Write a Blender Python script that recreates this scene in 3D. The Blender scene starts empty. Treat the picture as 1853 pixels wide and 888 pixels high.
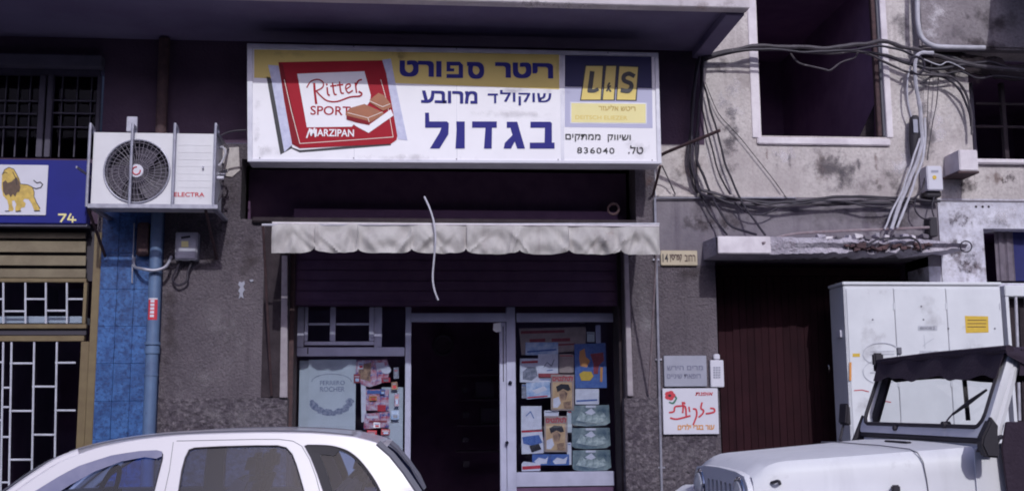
import bpy, bmesh, math, random
from mathutils import Vector, Matrix, noise
random.seed(7)
sc = bpy.context.scene
C = sc.collection

# ---------------------------------------------------------------- camera, sky, sun, exposure
FPX, CX, CY = 2000.0, 926.5, 444.0            # focal length and centre in photograph pixels
CAM = Vector((0.0, 0.0, 1.5))
PITCH, YAW, ROLL = math.radians(8.36), math.radians(5.1), -0.0074
ROT = Matrix.Rotation(-YAW, 3, 'Z') @ Matrix.Rotation(math.pi/2 + PITCH, 3, 'X') @ Matrix.Rotation(ROLL, 3, 'Z')
cam_d = bpy.data.cameras.new('camera'); cam = bpy.data.objects.new('camera', cam_d); C.objects.link(cam)
cam.matrix_world = Matrix.Translation(CAM) @ ROT.to_4x4()
cam_d.sensor_width = 36; cam_d.lens = 36*FPX/1853; cam_d.clip_end = 2000; cam_d.clip_start = 0.05
sc.camera = cam
SUND = Vector((-0.10, 1.0, -0.68)).normalized()   # direction the sunlight travels
world = bpy.data.worlds.new('World'); sc.world = world; world.use_nodes = True
wn = world.node_tree.nodes; wl = world.node_tree.links
sky = wn.new('ShaderNodeTexSky'); sky.sky_type = 'NISHITA'; sky.sun_disc = False
sky.sun_elevation = math.asin(-SUND.z); sky.sun_rotation = math.atan2(-SUND.x, -SUND.y)
sky.air_density = 1.0; sky.dust_density = 3.0; sky.ozone_density = 1.5
bg = wn['Background']; bg.inputs['Strength'].default_value = 0.115
tint = wn.new('ShaderNodeMix'); tint.data_type = 'RGBA'; tint.blend_type = 'MULTIPLY'; tint.inputs[0].default_value = 1.0
tint.inputs[7].default_value = (0.88, 0.90, 1.18, 1)
wl.new(sky.outputs[0], tint.inputs[6]); wl.new(tint.outputs[2], bg.inputs['Color'])
sun_d = bpy.data.lights.new('sun', 'SUN'); sun_d.energy = 2.15; sun_d.angle = math.radians(0.6); sun_d.color = (0.965, 1.0, 0.985)
sun = bpy.data.objects.new('sun', sun_d); C.objects.link(sun)
sun.rotation_euler = SUND.to_track_quat('-Z', 'Y').to_euler(); sun.location = (2, -20, 14)
sc.view_settings.view_transform = 'Standard'; sc.view_settings.look = 'None'
sc.view_settings.exposure = 0.0; sc.view_settings.gamma = 1.0
sc.render.engine = 'CYCLES'
sc.cycles.max_bounces = 8; sc.cycles.transparent_max_bounces = 16
sc.cycles.filter_width = 1.9

def P(px, py, Y):
    "world point at depth Y that the photograph shows at (px, py)"
    d = ROT @ Vector(((px-CX)/FPX, -(py-CY)/FPX, -1))
    return CAM + d*(Y-CAM.y)/d.y
def PXp(x0, y0, x1, y1, Y):
    "axis-aligned rectangle X0,X1,Z0,Z1 at depth Y covering that picture rectangle"
    xm, ym = (x0+x1)/2, (y0+y1)/2
    return P(x0, ym, Y).x, P(x1, ym, Y).x, P(xm, y1, Y).z, P(xm, y0, Y).z

# ---------------------------------------------------------------- materials
def mat(name, col, rough=0.7, var=0.0, vs=3.0, c2=None, stain_shade=None, ss=1.2, st=0.55, bump=0.0, bs=40.0, metal=0.0,
        spec=0.5, coat=0.0, rand=0.0, streak=None, sheen=0.0, bdist=0.01, sw=0.12, speck=None, sps=70, spa=.5):
    m = bpy.data.materials.new(name); m.use_nodes = True
    nt = m.node_tree; n = nt.nodes; l = nt.links; b = n['Principled BSDF']
    b.inputs['Roughness'].default_value = rough; b.inputs['Metallic'].default_value = metal
    b.inputs['Specular IOR Level'].default_value = spec; b.inputs['Coat Weight'].default_value = coat
    b.inputs['Coat Roughness'].default_value = 0.08
    tc = n.new('ShaderNodeTexCoord')
    def mix(a, bb, fac, mode='MIX'):
        x = n.new('ShaderNodeMix'); x.data_type = 'RGBA'; x.blend_type = mode
        for s, v in ((6, a), (7, bb)):
            if isinstance(v, tuple): x.inputs[s].default_value = (*v, 1)
            else: l.new(v, x.inputs[s])
        if isinstance(fac, float): x.inputs[0].default_value = fac
        else: l.new(fac, x.inputs[0])
        return x.outputs[2]
    def nz(scale, lo, hi, vec=None, detail=6, rough_=0.6):
        t = n.new('ShaderNodeTexNoise'); t.inputs['Scale'].default_value = scale; t.inputs['Detail'].default_value = detail
        t.inputs['Roughness'].default_value = rough_
        l.new(vec if vec else tc.outputs['Object'], t.inputs['Vector'])
        r = n.new('ShaderNodeMapRange'); r.inputs[1].default_value = lo; r.inputs[2].default_value = hi
        l.new(t.outputs[0], r.inputs[0]); return r.outputs[0]
    out = tuple(col)
    if var > 0 or c2:
        c2 = c2 or tuple(max(0, c*(1-var)) for c in col)
        out = mix(out, tuple(c2), nz(vs, 0.35, 0.65))
    if streak:
        mp = n.new('ShaderNodeMapping'); mp.inputs['Scale'].default_value = (7, 7, 0.7); l.new(tc.outputs['Object'], mp.inputs[0])
        out = mix(out, tuple(streak), nz(1.3, 0.52, 0.78, mp.outputs[0], 8))
    if stain_shade:
        out = mix(out, tuple(stain_shade), nz(ss, st, st+sw, None, 9, 0.65))
    if speck:
        mm = n.new('ShaderNodeMath'); mm.operation = 'MULTIPLY'; mm.inputs[1].default_value = spa; l.new(nz(sps, .46, .66, None, 3, .7), mm.inputs[0])
        out = mix(out, tuple(speck), mm.outputs[0])
    if rand > 0:
        oi = n.new('ShaderNodeObjectInfo'); r = n.new('ShaderNodeMapRange')
        r.inputs[3].default_value = 1-rand; r.inputs[4].default_value = 1+rand; l.new(oi.outputs['Random'], r.inputs[0])
        cc = n.new('ShaderNodeCombineColor')
        for k in range(3): l.new(r.outputs[0], cc.inputs[k])
        out = mix(out, cc.outputs[0], 1.0, 'MULTIPLY')
    if isinstance(out, tuple): b.inputs['Base Color'].default_value = (*out, 1)
    else: l.new(out, b.inputs['Base Color'])
    if bump > 0:
        t = n.new('ShaderNodeTexNoise'); t.inputs['Scale'].default_value = bs; t.inputs['Detail'].default_value = 5
        l.new(tc.outputs['Object'], t.inputs['Vector'])
        bp = n.new('ShaderNodeBump'); bp.inputs['Strength'].default_value = bump; bp.inputs['Distance'].default_value = bdist
        l.new(t.outputs[0], bp.inputs['Height']); l.new(bp.outputs[0], b.inputs['Normal'])
    return m
def glass(name, tintc, ior=1.45, rough=0.02):
    m = bpy.data.materials.new(name); m.use_nodes = True
    n = m.node_tree.nodes; l = m.node_tree.links; n.remove(n['Principled BSDF'])
    tr = n.new('ShaderNodeBsdfTransparent'); tr.inputs[0].default_value = (*tintc, 1)
    gl = n.new('ShaderNodeBsdfGlossy'); gl.inputs['Roughness'].default_value = rough
    fr = n.new('ShaderNodeFresnel'); ge = n.new('ShaderNodeNewGeometry'); mr = n.new('ShaderNodeMapRange')
    mr.inputs[3].default_value = ior; mr.inputs[4].default_value = 1/ior; l.new(ge.outputs['Backfacing'], mr.inputs[0]); l.new(mr.outputs[0], fr.inputs[0])
    mx = n.new('ShaderNodeMixShader'); l.new(fr.outputs[0], mx.inputs[0]); l.new(tr.outputs[0], mx.inputs[1]); l.new(gl.outputs[0], mx.inputs[2])
    l.new(mx.outputs[0], n['Material Output'].inputs[0]); return m
M = {}
M['roughcast'] = mat('roughcast', (.140, .115, .138), .95, c2=(.075, .060, .078), vs=1.1, bump=1.0, bs=55, streak=(.070, .056, .072), stain_shade=(.20, .18, .205), ss=2.3, st=.62, bdist=.02, speck=(.17,.145,.165), sps=44, spa=.42)
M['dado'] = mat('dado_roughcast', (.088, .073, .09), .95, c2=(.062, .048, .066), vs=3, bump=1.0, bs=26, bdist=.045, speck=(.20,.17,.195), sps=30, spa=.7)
M['soot_shade_wall'] = mat('sooty_shade_wall', (.085, .052, .090), .95, c2=(.062, .035, .068), vs=2, stain_shade=(.15, .12, .14), ss=3.2, st=.70, bump=.6, bs=40)  # soot brown, with the shade under the balcony put into the colour
M['soffit'] = mat('soffit_plaster', (.18, .155, .27), .9, c2=(.13, .10, .20), vs=1.1, stain_shade=(.40, .38, .43), ss=6, st=.72, sw=.03, bump=.3, bs=30)
M['plaster'] = mat('pale_plaster', (.60, .545, .55), .92, c2=(.42, .37, .38), vs=1.7, stain_shade=(.24, .20, .21), ss=2.6, st=.60, sw=.2, bump=.6, bs=35, streak=(.33, .28, .29), speck=(.34,.29,.30), sps=34, spa=.6)
M['plaster_edge'] = mat('balcony_plaster', (.60, .54, .58), .92, c2=(.46, .41, .45), vs=2.5, stain_shade=(.25, .2, .24), ss=6, st=.68, bump=.4, bs=35)
M['grey_balcony'] = mat('grey_balcony', (.30, .265, .29), .95, c2=(.21, .18, .205), vs=2.5, stain_shade=(.10, .08, .095), ss=3, st=.60, bump=.8, bs=40, speck=(.16,.135,.155), sps=34, spa=.7)
M['grey_plaster'] = mat('grey_plaster', (.215, .19, .22), .92, c2=(.135, .115, .145), vs=2.4, stain_shade=(.36, .33, .36), ss=3, st=.66, bump=.5, bs=40, streak=(.11, .09, .12))
M['peeling'] = mat('peeling_wall', (.66, .64, .74), .92, c2=(.44, .42, .51), vs=3.4, stain_shade=(.17, .14, .165), ss=5.0, st=.575, bump=.9, bs=18, sw=.09, speck=(.34,.31,.36), sps=16, spa=.7)
M['white_trim'] = mat('white_trim', (.72, .66, .72), .7, c2=(.56, .50, .56), vs=5, stain_shade=(.34, .28, .32), ss=9, st=.70, bump=.2)
M['dark_room'] = mat('dark_room', (.13, .052, .165), .95, c2=(.10, .038, .13), vs=2)
M['shutter_dark'] = mat('shutter_paint', (.120, .066, .130), .8, c2=(.095, .050, .105), vs=6, stain_shade=(.15, .10, .15), ss=7, st=.72, spec=.2)
M['grime'] = mat('grime', (.040, .028, .036), .95, c2=(.022, .014, .020), vs=9, stain_shade=(.11, .09, .10), ss=12, st=.66, bump=.5, bs=40)
M['deep_room'] = mat('deep_room', (.25, .15, .27), .95, c2=(.17, .095, .19), vs=2)
M['lintel'] = mat('lintel', (.12, .11, .16), .9, var=.3)
M['blue_tile'] = mat('blue_tile', (.050, .14, .38), .42, c2=(.022, .065, .21), vs=11, rand=.10, bump=.25, bs=60, stain_shade=(.014, .035, .13), ss=28, st=.53, speck=(.014, .03, .12), sps=24, spa=.75)
M['tile_joint'] = mat('tile_joint', (.014, .03, .11), .9)
M['blue_pipe'] = mat('blue_pipe', (.105, .165, .30), .5, c2=(.085, .125, .24), vs=7, stain_shade=(.06, .075, .14), ss=9, st=.62)
M['blue_sign'] = mat('blue_sign', (.014, .018, .21), .45, var=.2, vs=2, spec=.25)
M['plaque_white'] = mat('plaque_white', (.60, .58, .68), .5, var=.08)
M['gold'] = mat('gold_paint', (.62, .42, .10), .5, var=.3, vs=25)
M['gold_dark'] = mat('mane_brown', (.12, .07, .05), .6, var=.3, vs=30)
M['ink'] = mat('black_ink', (.012, .010, .02), .5)
M['brown_frame'] = mat('bronze_aluminium', (.20, .150, .085), .42, c2=(.155, .11, .065), vs=6, metal=.2)
M['brown_slat'] = mat('bronze_slat', (.215, .175, .120), .45, c2=(.16, .125, .085), vs=5, metal=.2)
M['grille_paint'] = mat('grille_paint', (.52, .52, .62), .5, var=.2, vs=9)
M['win_grey'] = mat('window_grey', (.060, .050, .085), .6, var=.3, vs=6)
M['ac_white'] = mat('ac_white', (.66, .64, .69), .42, c2=(.58, .56, .61), vs=3, stain_shade=(.40, .36, .40), ss=4, st=.68)
M['ac_dark'] = mat('ac_dark', (.035, .028, .045), .6)
M['fan_wire'] = mat('fan_wire', (.16, .14, .18), .5)
M['fan_blade'] = mat('fan_blade', (.075, .062, .09), .6)
M['galv'] = mat('galvanised', (.40, .39, .47), .45, c2=(.28, .27, .34), vs=12, metal=.4)
M['red'] = mat('red_print', (.52, .035, .06), .45, var=.08)
M['sign_red'] = mat('sign_red', (.36, .006, .022), .5, var=.1, vs=3, spec=.15)
M['sign_red_dark'] = mat('sign_red_dark', (.22, .006, .016), .5, var=.1, spec=.15)
M['sign_white'] = mat('sign_white', (.84, .81, .88), .35, c2=(.79, .76, .83), vs=2, stain_shade=(.66, .61, .66), ss=7, st=.76, spec=.3)
M['sign_yellow'] = mat('sign_yellow', (.74, .56, .16), .4, var=.06, spec=.3)
M['sign_pale_yellow'] = mat('sign_pale_yellow', (.80, .70, .34), .4, var=.06, spec=.3)
M['sign_navy'] = mat('sign_navy', (.022, .020, .20), .5, spec=.15)
M['sign_slate'] = mat('sign_slate', (.035, .033, .10), .5, spec=.15)
M['sign_lavender'] = mat('sign_lavender', (.43, .42, .60), .4, spec=.3)
M['sign_silver'] = mat('sign_silver', (.46, .46, .66), .4, c2=(.58, .58, .76), vs=20, spec=.3)
M['sign_frame'] = mat('sign_frame', (.55, .54, .62), .4, c2=(.44, .43, .52), vs=6, metal=.2)
M['choc'] = mat('print_chocolate', (.33, .085, .022), .4, var=.15, vs=14)
M['cream_print'] = mat('print_cream', (.85, .74, .70), .4)
M['canvas'] = mat('canvas', (.47, .44, .44), .9, c2=(.38, .35, .355), vs=5, stain_shade=(.24, .18, .165), ss=4.5, st=.63, sw=.2, bump=.3, bs=120, streak=(.30, .265, .27))
M['alu'] = mat('aluminium', (.50, .50, .68), .38, c2=(.40, .40, .56), vs=4, metal=.3)
M['alu_white'] = mat('white_window_paint', (.56, .55, .72), .5, c2=(.46, .45, .62), vs=7)
M['old_wood'] = mat('painted_batten', (.34, .30, .34), .8, c2=(.25, .21, .25), vs=12, stain_shade=(.14, .1, .12), ss=14, st=.64)
M['rust'] = mat('rusty_iron', (.085, .045, .05), .85, c2=(.05, .028, .035), vs=20)
M['rusty_pale'] = mat('rusty_conduit', (.30, .25, .28), .7, c2=(.20, .14, .16), vs=14)
M['brown_door'] = mat('brown_door', (.030, .009, .014), .85, c2=(.019, .006, .010), vs=3, rand=.12, bump=.3, bs=60, streak=(.012, .004, .008), spec=.15)
M['cable_black'] = mat('cable_black', (.022, .016, .03), .6)
M['cable_grey'] = mat('cable_grey', (.075, .062, .08), .7, var=.4, vs=12, stain_shade=(.26, .23, .26), ss=14, st=.6)
M['cable_white'] = mat('cable_white', (.50, .48, .56), .6, var=.25, vs=12)
M['concrete'] = mat('ledge_concrete', (.46, .42, .50), .93, c2=(.34, .30, .37), vs=6, stain_shade=(.17, .12, .15), ss=8, st=.60, bump=.9, bs=30, bdist=.03)
M['brick'] = mat('broken_brick', (.11, .06, .065), .95, c2=(.06, .035, .045), vs=15, bump=.8, bs=40)
M['cabinet'] = mat('cabinet_paint', (.68, .68, .74), .5, c2=(.60, .60, .66), vs=2.2, stain_shade=(.50, .48, .53), ss=5, st=.66, bump=.08, bs=12)
M['cab_seam'] = mat('cabinet_seam', (.22, .21, .25), .8)
M['scuff'] = mat('scuff_print', (.52, .52, .60), .7, var=.2, vs=30)
M['yellow'] = mat('yellow_sticker', (.66, .43, .05), .55, var=.12, vs=40)
M['stone_plaque'] = mat('grey_plaque', (.31, .31, .40), .5, var=.12, vs=8)
M['plaque_text'] = mat('plaque_text', (.17, .17, .26), .6)
M['cream'] = mat('cream_plate', (.50, .42, .32), .7, var=.15, vs=14)
M['green'] = mat('green_print', (.05, .16, .12), .5)
M['orange'] = mat('orange_print', (.66, .28, .08), .5, var=.15, vs=10)
M['blue_print'] = mat('blue_print', (.045, .10, .36), .5, c2=(.09, .17, .42), vs=30)
M['sky_print'] = mat('sky_print', (.22, .36, .62), .5, c2=(.66, .70, .82), vs=14)
M['ridge_print'] = mat('ridge_print', (.62, .68, .66), .5, c2=(.16, .22, .24), vs=22)
M['mag_print'] = mat('magazine_print', (.66, .46, .26), .5, c2=(.50, .30, .16), vs=12)
M['mount_print'] = mat('mountain_print', (.055, .10, .15), .5, c2=(.30, .36, .36), vs=11)
M['paper'] = mat('paper', (.74, .73, .82), .8, c2=(.60, .58, .68), vs=14)
M['paper_warm'] = mat('paper_warm', (.42, .32, .30), .8, var=.25, vs=14)
M['photo_warm'] = mat('photo_print', (.58, .36, .22), .6, c2=(.10, .05, .05), vs=16)
M['paper_red'] = mat('paper_red', (.34, .05, .07), .6, var=.3, vs=20)
M['mixed_print'] = mat('mixed_print', (.62, .60, .72), .6, c2=(.50, .05, .08), vs=24, stain_shade=(.06, .09, .32), ss=20, st=.50)
M['grey_print'] = mat('grey_print', (.34, .34, .42), .6, c2=(.12, .13, .18), vs=26)
M['frost'] = mat('display_backing', (.56, .60, .66), .6, var=.12, vs=5)
M['wreath'] = mat('wreath_print', (.12, .14, .24), .6, c2=(.35, .37, .46), vs=40)
M['car_white'] = mat('car_paint', (.66, .61, .68), .32, c2=(.63, .58, .65), vs=2, coat=.6, stain_shade=(.57, .52, .58), ss=4, st=.68)
M['jeep_white'] = mat('off_road_paint', (.72, .70, .76), .48, c2=(.67, .65, .72), vs=2.5, coat=.0, stain_shade=(.52, .49, .55), ss=4, st=.62, bump=.12, bs=5, spec=.35, streak=(.62,.60,.66))
M['rubber'] = mat('rubber', (.025, .020, .03), .7)
M['soft_top'] = mat('soft_top', (.030, .016, .034), .85, c2=(.022, .010, .026), vs=8, bump=.4, bs=60)
M['trim_grey'] = mat('trim_grey', (.13, .125, .16), .5)
M['chrome'] = mat('chrome', (.6, .6, .65), .12, metal=1.0)
M['lamp_glass'] = mat('lamp_lens', (.45, .45, .52), .08, spec=.8, coat=.5)
M['seat'] = mat('seat_cloth', (.035, .030, .05), .9, var=.3, vs=30)
M['tyre'] = mat('tyre', (.03, .03, .032), .85)
M['rim'] = mat('rim', (.45, .45, .48), .3, metal=.7)
M['asphalt'] = mat('asphalt', (.05, .05, .052), .9, c2=(.038, .038, .04), vs=1.5, bump=.5, bs=90)
M['paving'] = mat('paving', (.23, .22, .22), .9, c2=(.16, .15, .16), vs=2, bump=.3, bs=40)
M['kerb'] = mat('kerb', (.33, .32, .32), .85, var=.25, vs=4)
M['curtain_grey'] = mat('curtain_grey', (.17, .14, .18), .9, var=.3, vs=9)
M['curtain_blue'] = mat('curtain_blue', (.014, .016, .12), .8, var=.3, vs=6)
M['clear'] = glass('window_glass', (.86, .88, .92))
M['tinted'] = glass('tinted_glass', (.38, .50, .78), 1.6)
M['tinted_rear'] = glass('rear_tinted_glass', (.62, .68, .84))
M['dull_pane'] = glass('dull_pane', (.5, .42, .55), 1.15)
M['windshield'] = glass('windshield_glass', (.95, .97, .97))
M['deflector'] = mat('smoked_deflector', (.15, .15, .27), .22, c2=(.22, .21, .33), vs=6)

def soft(name, col, strength=.9, scale=3.0, lo=.35):
    "dirt and painted shade that fades out towards its rim: laid as a thin film over a wall"
    m = bpy.data.materials.new(name); m.use_nodes = True; n = m.node_tree.nodes; l = m.node_tree.links; b = n['Principled BSDF']
    b.inputs['Base Color'].default_value = (*col, 1); b.inputs['Roughness'].default_value = .95; b.inputs['Specular IOR Level'].default_value = .1
    tc = n.new('ShaderNodeTexCoord'); mp = n.new('ShaderNodeMapping'); mp.inputs['Location'].default_value = (-1, 0, -1); mp.inputs['Scale'].default_value = (2, 0, 2)
    l.new(tc.outputs['Generated'], mp.inputs[0]); g = n.new('ShaderNodeTexGradient'); g.gradient_type = 'SPHERICAL'; l.new(mp.outputs[0], g.inputs[0])
    t = n.new('ShaderNodeTexNoise'); t.inputs['Scale'].default_value = scale; t.inputs['Detail'].default_value = 9; t.inputs['Roughness'].default_value = .68
    l.new(tc.outputs['Object'], t.inputs[0])
    nm = n.new('ShaderNodeMapRange'); nm.clamp = False; nm.inputs[1].default_value = .5; nm.inputs[2].default_value = .75; l.new(t.outputs[0], nm.inputs[0])
    a = n.new('ShaderNodeMath'); a.operation = 'MULTIPLY_ADD'; a.inputs[1].default_value = .9; l.new(g.outputs[0], a.inputs[0]); l.new(nm.outputs[0], a.inputs[2])
    r = n.new('ShaderNodeMapRange'); r.inputs[1].default_value = lo; r.inputs[2].default_value = lo+.9; r.inputs[4].default_value = strength; l.new(a.outputs[0], r.inputs[0])
    g2 = n.new('ShaderNodeMath'); g2.operation = 'MULTIPLY'; g3 = n.new('ShaderNodeMapRange'); g3.inputs[2].default_value = .45; l.new(g.outputs[0], g3.inputs[0])
    l.new(r.outputs[0], g2.inputs[0]); l.new(g3.outputs[0], g2.inputs[1]); l.new(g2.outputs[0], b.inputs['Alpha']); return m
M['film_dark'] = soft('soot_shade_film', (.07, .055, .062), .62, 6)  # soot in places, painted shade in others
M['film_grey'] = soft('grey_film', (.17, .15, .17), .60, 6)
M['film_brown'] = soft('rust_film', (.16, .085, .07), .55, 9)
M['film_pale'] = soft('pale_film', (.80, .75, .82), .6, 6)
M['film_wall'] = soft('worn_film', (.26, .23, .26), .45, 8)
M['film_faint'] = soft('faint_film', (.22, .18, .20), .22, 8)
M['film_peel'] = soft('peel_film', (.09, .065, .075), .95, 18, .45)

# ---------------------------------------------------------------- mesh helpers
class MB:
    def __init__(s): s.v = []; s.f = []
    def add(s, vs, fs):
        o = len(s.v); s.v += [Vector(v) for v in vs]; s.f += [tuple(i+o for i in f) for f in fs]; return s
    def box(s, x0, x1, y0, y1, z0, z1):
        return s.add([(x0,y0,z0),(x1,y0,z0),(x1,y1,z0),(x0,y1,z0),(x0,y0,z1),(x1,y0,z1),(x1,y1,z1),(x0,y1,z1)],
                     [(0,3,2,1),(4,5,6,7),(0,1,5,4),(1,2,6,5),(2,3,7,6),(3,0,4,7)])
    def pbox(s, x0, y0, x1, y1, Y, depth):
        X0, X1, Z0, Z1 = PXp(x0, y0, x1, y1, Y); return s.box(X0, X1, Y, Y+depth, Z0, Z1)
    def prism(s, pts, y0, y1):
        "pts are (x, z); extruded along y"
        n = len(pts); a = sum(pts[i][0]*pts[(i+1)%n][1]-pts[(i+1)%n][0]*pts[i][1] for i in range(n))
        if a < 0: pts = pts[::-1]
        return s.add([(p[0], y0, p[1]) for p in pts]+[(p[0], y1, p[1]) for p in pts],
                     [tuple(range(n)), tuple(range(2*n-1, n-1, -1))]+[(i, i+n, (i+1)%n+n, (i+1)%n) for i in range(n)])
    def tube(s, pts, r, n=6, cap=True):
        pts = [Vector(p) for p in pts]; rs = r if isinstance(r, (list, tuple)) else [r]*len(pts)
        up = None; rings = []
        for i, p in enumerate(pts):
            t = (pts[min(i+1, len(pts)-1)]-pts[max(i-1, 0)]).normalized()
            if up is None: up = t.orthogonal().normalized()
            up = (up - t*up.dot(t)).normalized(); w = t.cross(up)
            rings.append([p+(up*math.cos(2*math.pi*k/n)+w*math.sin(2*math.pi*k/n))*rs[i] for k in range(n)])
        vs = [v for R in rings for v in R]; fs = []
        for i in range(len(pts)-1):
            for k in range(n): fs.append((i*n+k, i*n+(k+1)%n, (i+1)*n+(k+1)%n, (i+1)*n+k))
        if cap: fs += [tuple(range(n-1, -1, -1)), tuple(range((len(pts)-1)*n, len(pts)*n))]
        return s.add(vs, fs)
    def cyl(s, c, axis, r, h, n=24, r2=None):
        c = Vector(c); a = Vector(axis).normalized(); return s.tube([c, c+a*h], [r, r if r2 is None else r2], n)
    def ring(s, c, axis, R, r, n=32, m=8, a0=0, a1=2*math.pi):
        c = Vector(c); a = Vector(axis).normalized(); u = a.orthogonal().normalized(); w = a.cross(u)
        full = abs(a1-a0) > 6.28
        pts = [c+(u*math.cos(a0+(a1-a0)*k/n)+w*math.sin(a0+(a1-a0)*k/n))*R for k in range(n+1)]
        return s.tube(pts, r, m, not full)
    def grid(s, rows, close=False):
        nr, nc = len(rows), len(rows[0])
        return s.add([p for r in rows for p in r], [(i*nc+j, i*nc+j+1, (i+1)*nc+j+1, (i+1)*nc+j) for i in range(nr-1) for j in range(nc-1)])

def mk(name, mb, m, parent=None, bevel=0.0, smooth=True, solid=0.0, base=None, recalc=True, seg=2):
    vs = mb.v
    if parent is not None:
        pp = parent; L = Vector((0, 0, 0))
        L = Vector(parent['_o'])
    else:
        if base is None:
            xs = [v.x for v in vs]; ys = [v.y for v in vs]; zs = [v.z for v in vs]
            L = Vector(((min(xs)+max(xs))/2, (min(ys)+max(ys))/2, min(zs)))
        else: L = Vector(base)
    me = bpy.data.meshes.new(name); me.from_pydata([v-L for v in vs], [], mb.f); me.update()
    if bevel > 0 or solid > 0 or recalc:
        b = bmesh.new(); b.from_mesh(me)
        if recalc: bmesh.ops.recalc_face_normals(b, faces=b.faces)
        if solid > 0: bmesh.ops.solidify(b, geom=b.faces[:], thickness=solid)
        if bevel > 0:
            bmesh.ops.remove_doubles(b, verts=b.verts, dist=1e-6)
            es = [e for e in b.edges if len(e.link_faces) == 2 and e.calc_face_angle(0) > 0.5]
            bmesh.ops.bevel(b, geom=es, offset=bevel, segments=seg, affect='EDGES', clamp_overlap=True)
        b.to_mesh(me); b.free()
    if smooth:
        me.polygons.foreach_set('use_smooth', [True]*len(me.polygons)); me.set_sharp_from_angle(angle=math.radians(38))
    me.materials.append(M[m] if isinstance(m, str) else m)
    o = bpy.data.objects.new(name, me); C.objects.link(o); o['_o'] = L[:]
    if parent is None: o.location = L
    else: o.parent = parent
    return o
def thing(name, label, cat, loc, group=None):
    o = bpy.data.objects.new(name, None); C.objects.link(o); o.location = loc; o['_o'] = Vector(loc)[:]
    o.empty_display_size = .1; o['label'] = label; o['category'] = cat
    if group: o['group'] = group
    return o
def tag(o, label, cat, group=None):
    o['label'] = label; o['category'] = cat
    if group: o['group'] = group
    return o
def struct(name, mb, m, **k):
    o = mk(name, mb, m, **k); o['kind'] = 'structure'; return o
def polyb(pts, Y, th=.0012):
    mb = MB(); q = [P(x, y, Y) for x, y in pts]; mb.prism([(p.x, p.z) for p in q], Y, Y+th); return mb
def flat(name, pts, Y, m, parent, th=.0012):
    return mk(name, polyb(pts, Y, th), m, parent, smooth=False)
def strip(pts, w, Y, th=.0012):
    "hand painted stroke of width w picture pixels"
    mb = MB()
    for i in range(len(pts)-1):
        a, b = Vector(pts[i]), Vector(pts[i+1]); d = (b-a); d = d.normalized() if d.length else Vector((1, 0)); n = Vector((-d.y, d.x))*w/2
        a2 = a-d*w*.3; b2 = b+d*w*.3
        q = [P(*p, Y-.00015*i) for p in (a2+n, b2+n, b2-n, a2-n)]
        mb.prism([(p.x, p.z) for p in q], Y-.00015*i, Y-.00015*i+th)
    return mb
dg_text = {}
def text(name, s, box, Y, m, parent, bold=0.0, shear=0.0, heb=False, slope=0.0, spacing=1.0):
    cu = bpy.data.curves.new('tmp', 'FONT'); cu.body = s[::-1] if heb else s; cu.shear = shear; cu.resolution_u = 4; cu.space_character = spacing
    if not heb and bold: cu.offset = bold*.6
    ob = bpy.data.objects.new('tmp', cu); C.objects.link(ob)
    dg = bpy.context.evaluated_depsgraph_get(); me = bpy.data.meshes.new_from_object(ob.evaluated_get(dg))
    vs = [v.co.copy() for v in me.vertices]; fs = [tuple(p.vertices) for p in me.polygons]
    bpy.data.objects.remove(ob); bpy.data.curves.remove(cu); bpy.data.meshes.remove(me)
    if not vs: return None
    x0 = min(v.x for v in vs); x1 = max(v.x for v in vs); y0 = min(v.y for v in vs); y1 = max(v.y for v in vs)
    X0, X1, Z0, Z1 = PXp(*box, Y)
    mb = MB(); shifts = [(0, 0)] if not (heb and bold) else [(a*bold, b*bold) for a in (-1, -.33, .33, 1) for b in (-1, 0, 1)]
    for k, (sx, sy) in enumerate(shifts):
        q = []
        for v in vs:
            fx = (v.x+sx-x0+bold)/(x1-x0+2*bold) if heb else (v.x-x0)/(x1-x0)
            fz = (v.y+sy-y0+bold)/(y1-y0+2*bold) if heb else (v.y-y0)/(y1-y0)
            X = X0+(X1-X0)*fx; Z = Z0+(Z1-Z0)*fz - slope*(X-X0); q.append((X, Y-.00012*k, Z))
        # keep every face turned to the street
        ff = []
        for f in fs:
            a = sum(q[f[i]][0]*q[f[(i+1)%len(f)]][2]-q[f[(i+1)%len(f)]][0]*q[f[i]][2] for i in range(len(f)))
            ff.append(f if a > 0 else f[::-1])
        mb.add(q, ff)
    return mk(name, mb, m, parent, smooth=False, recalc=False)
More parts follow.
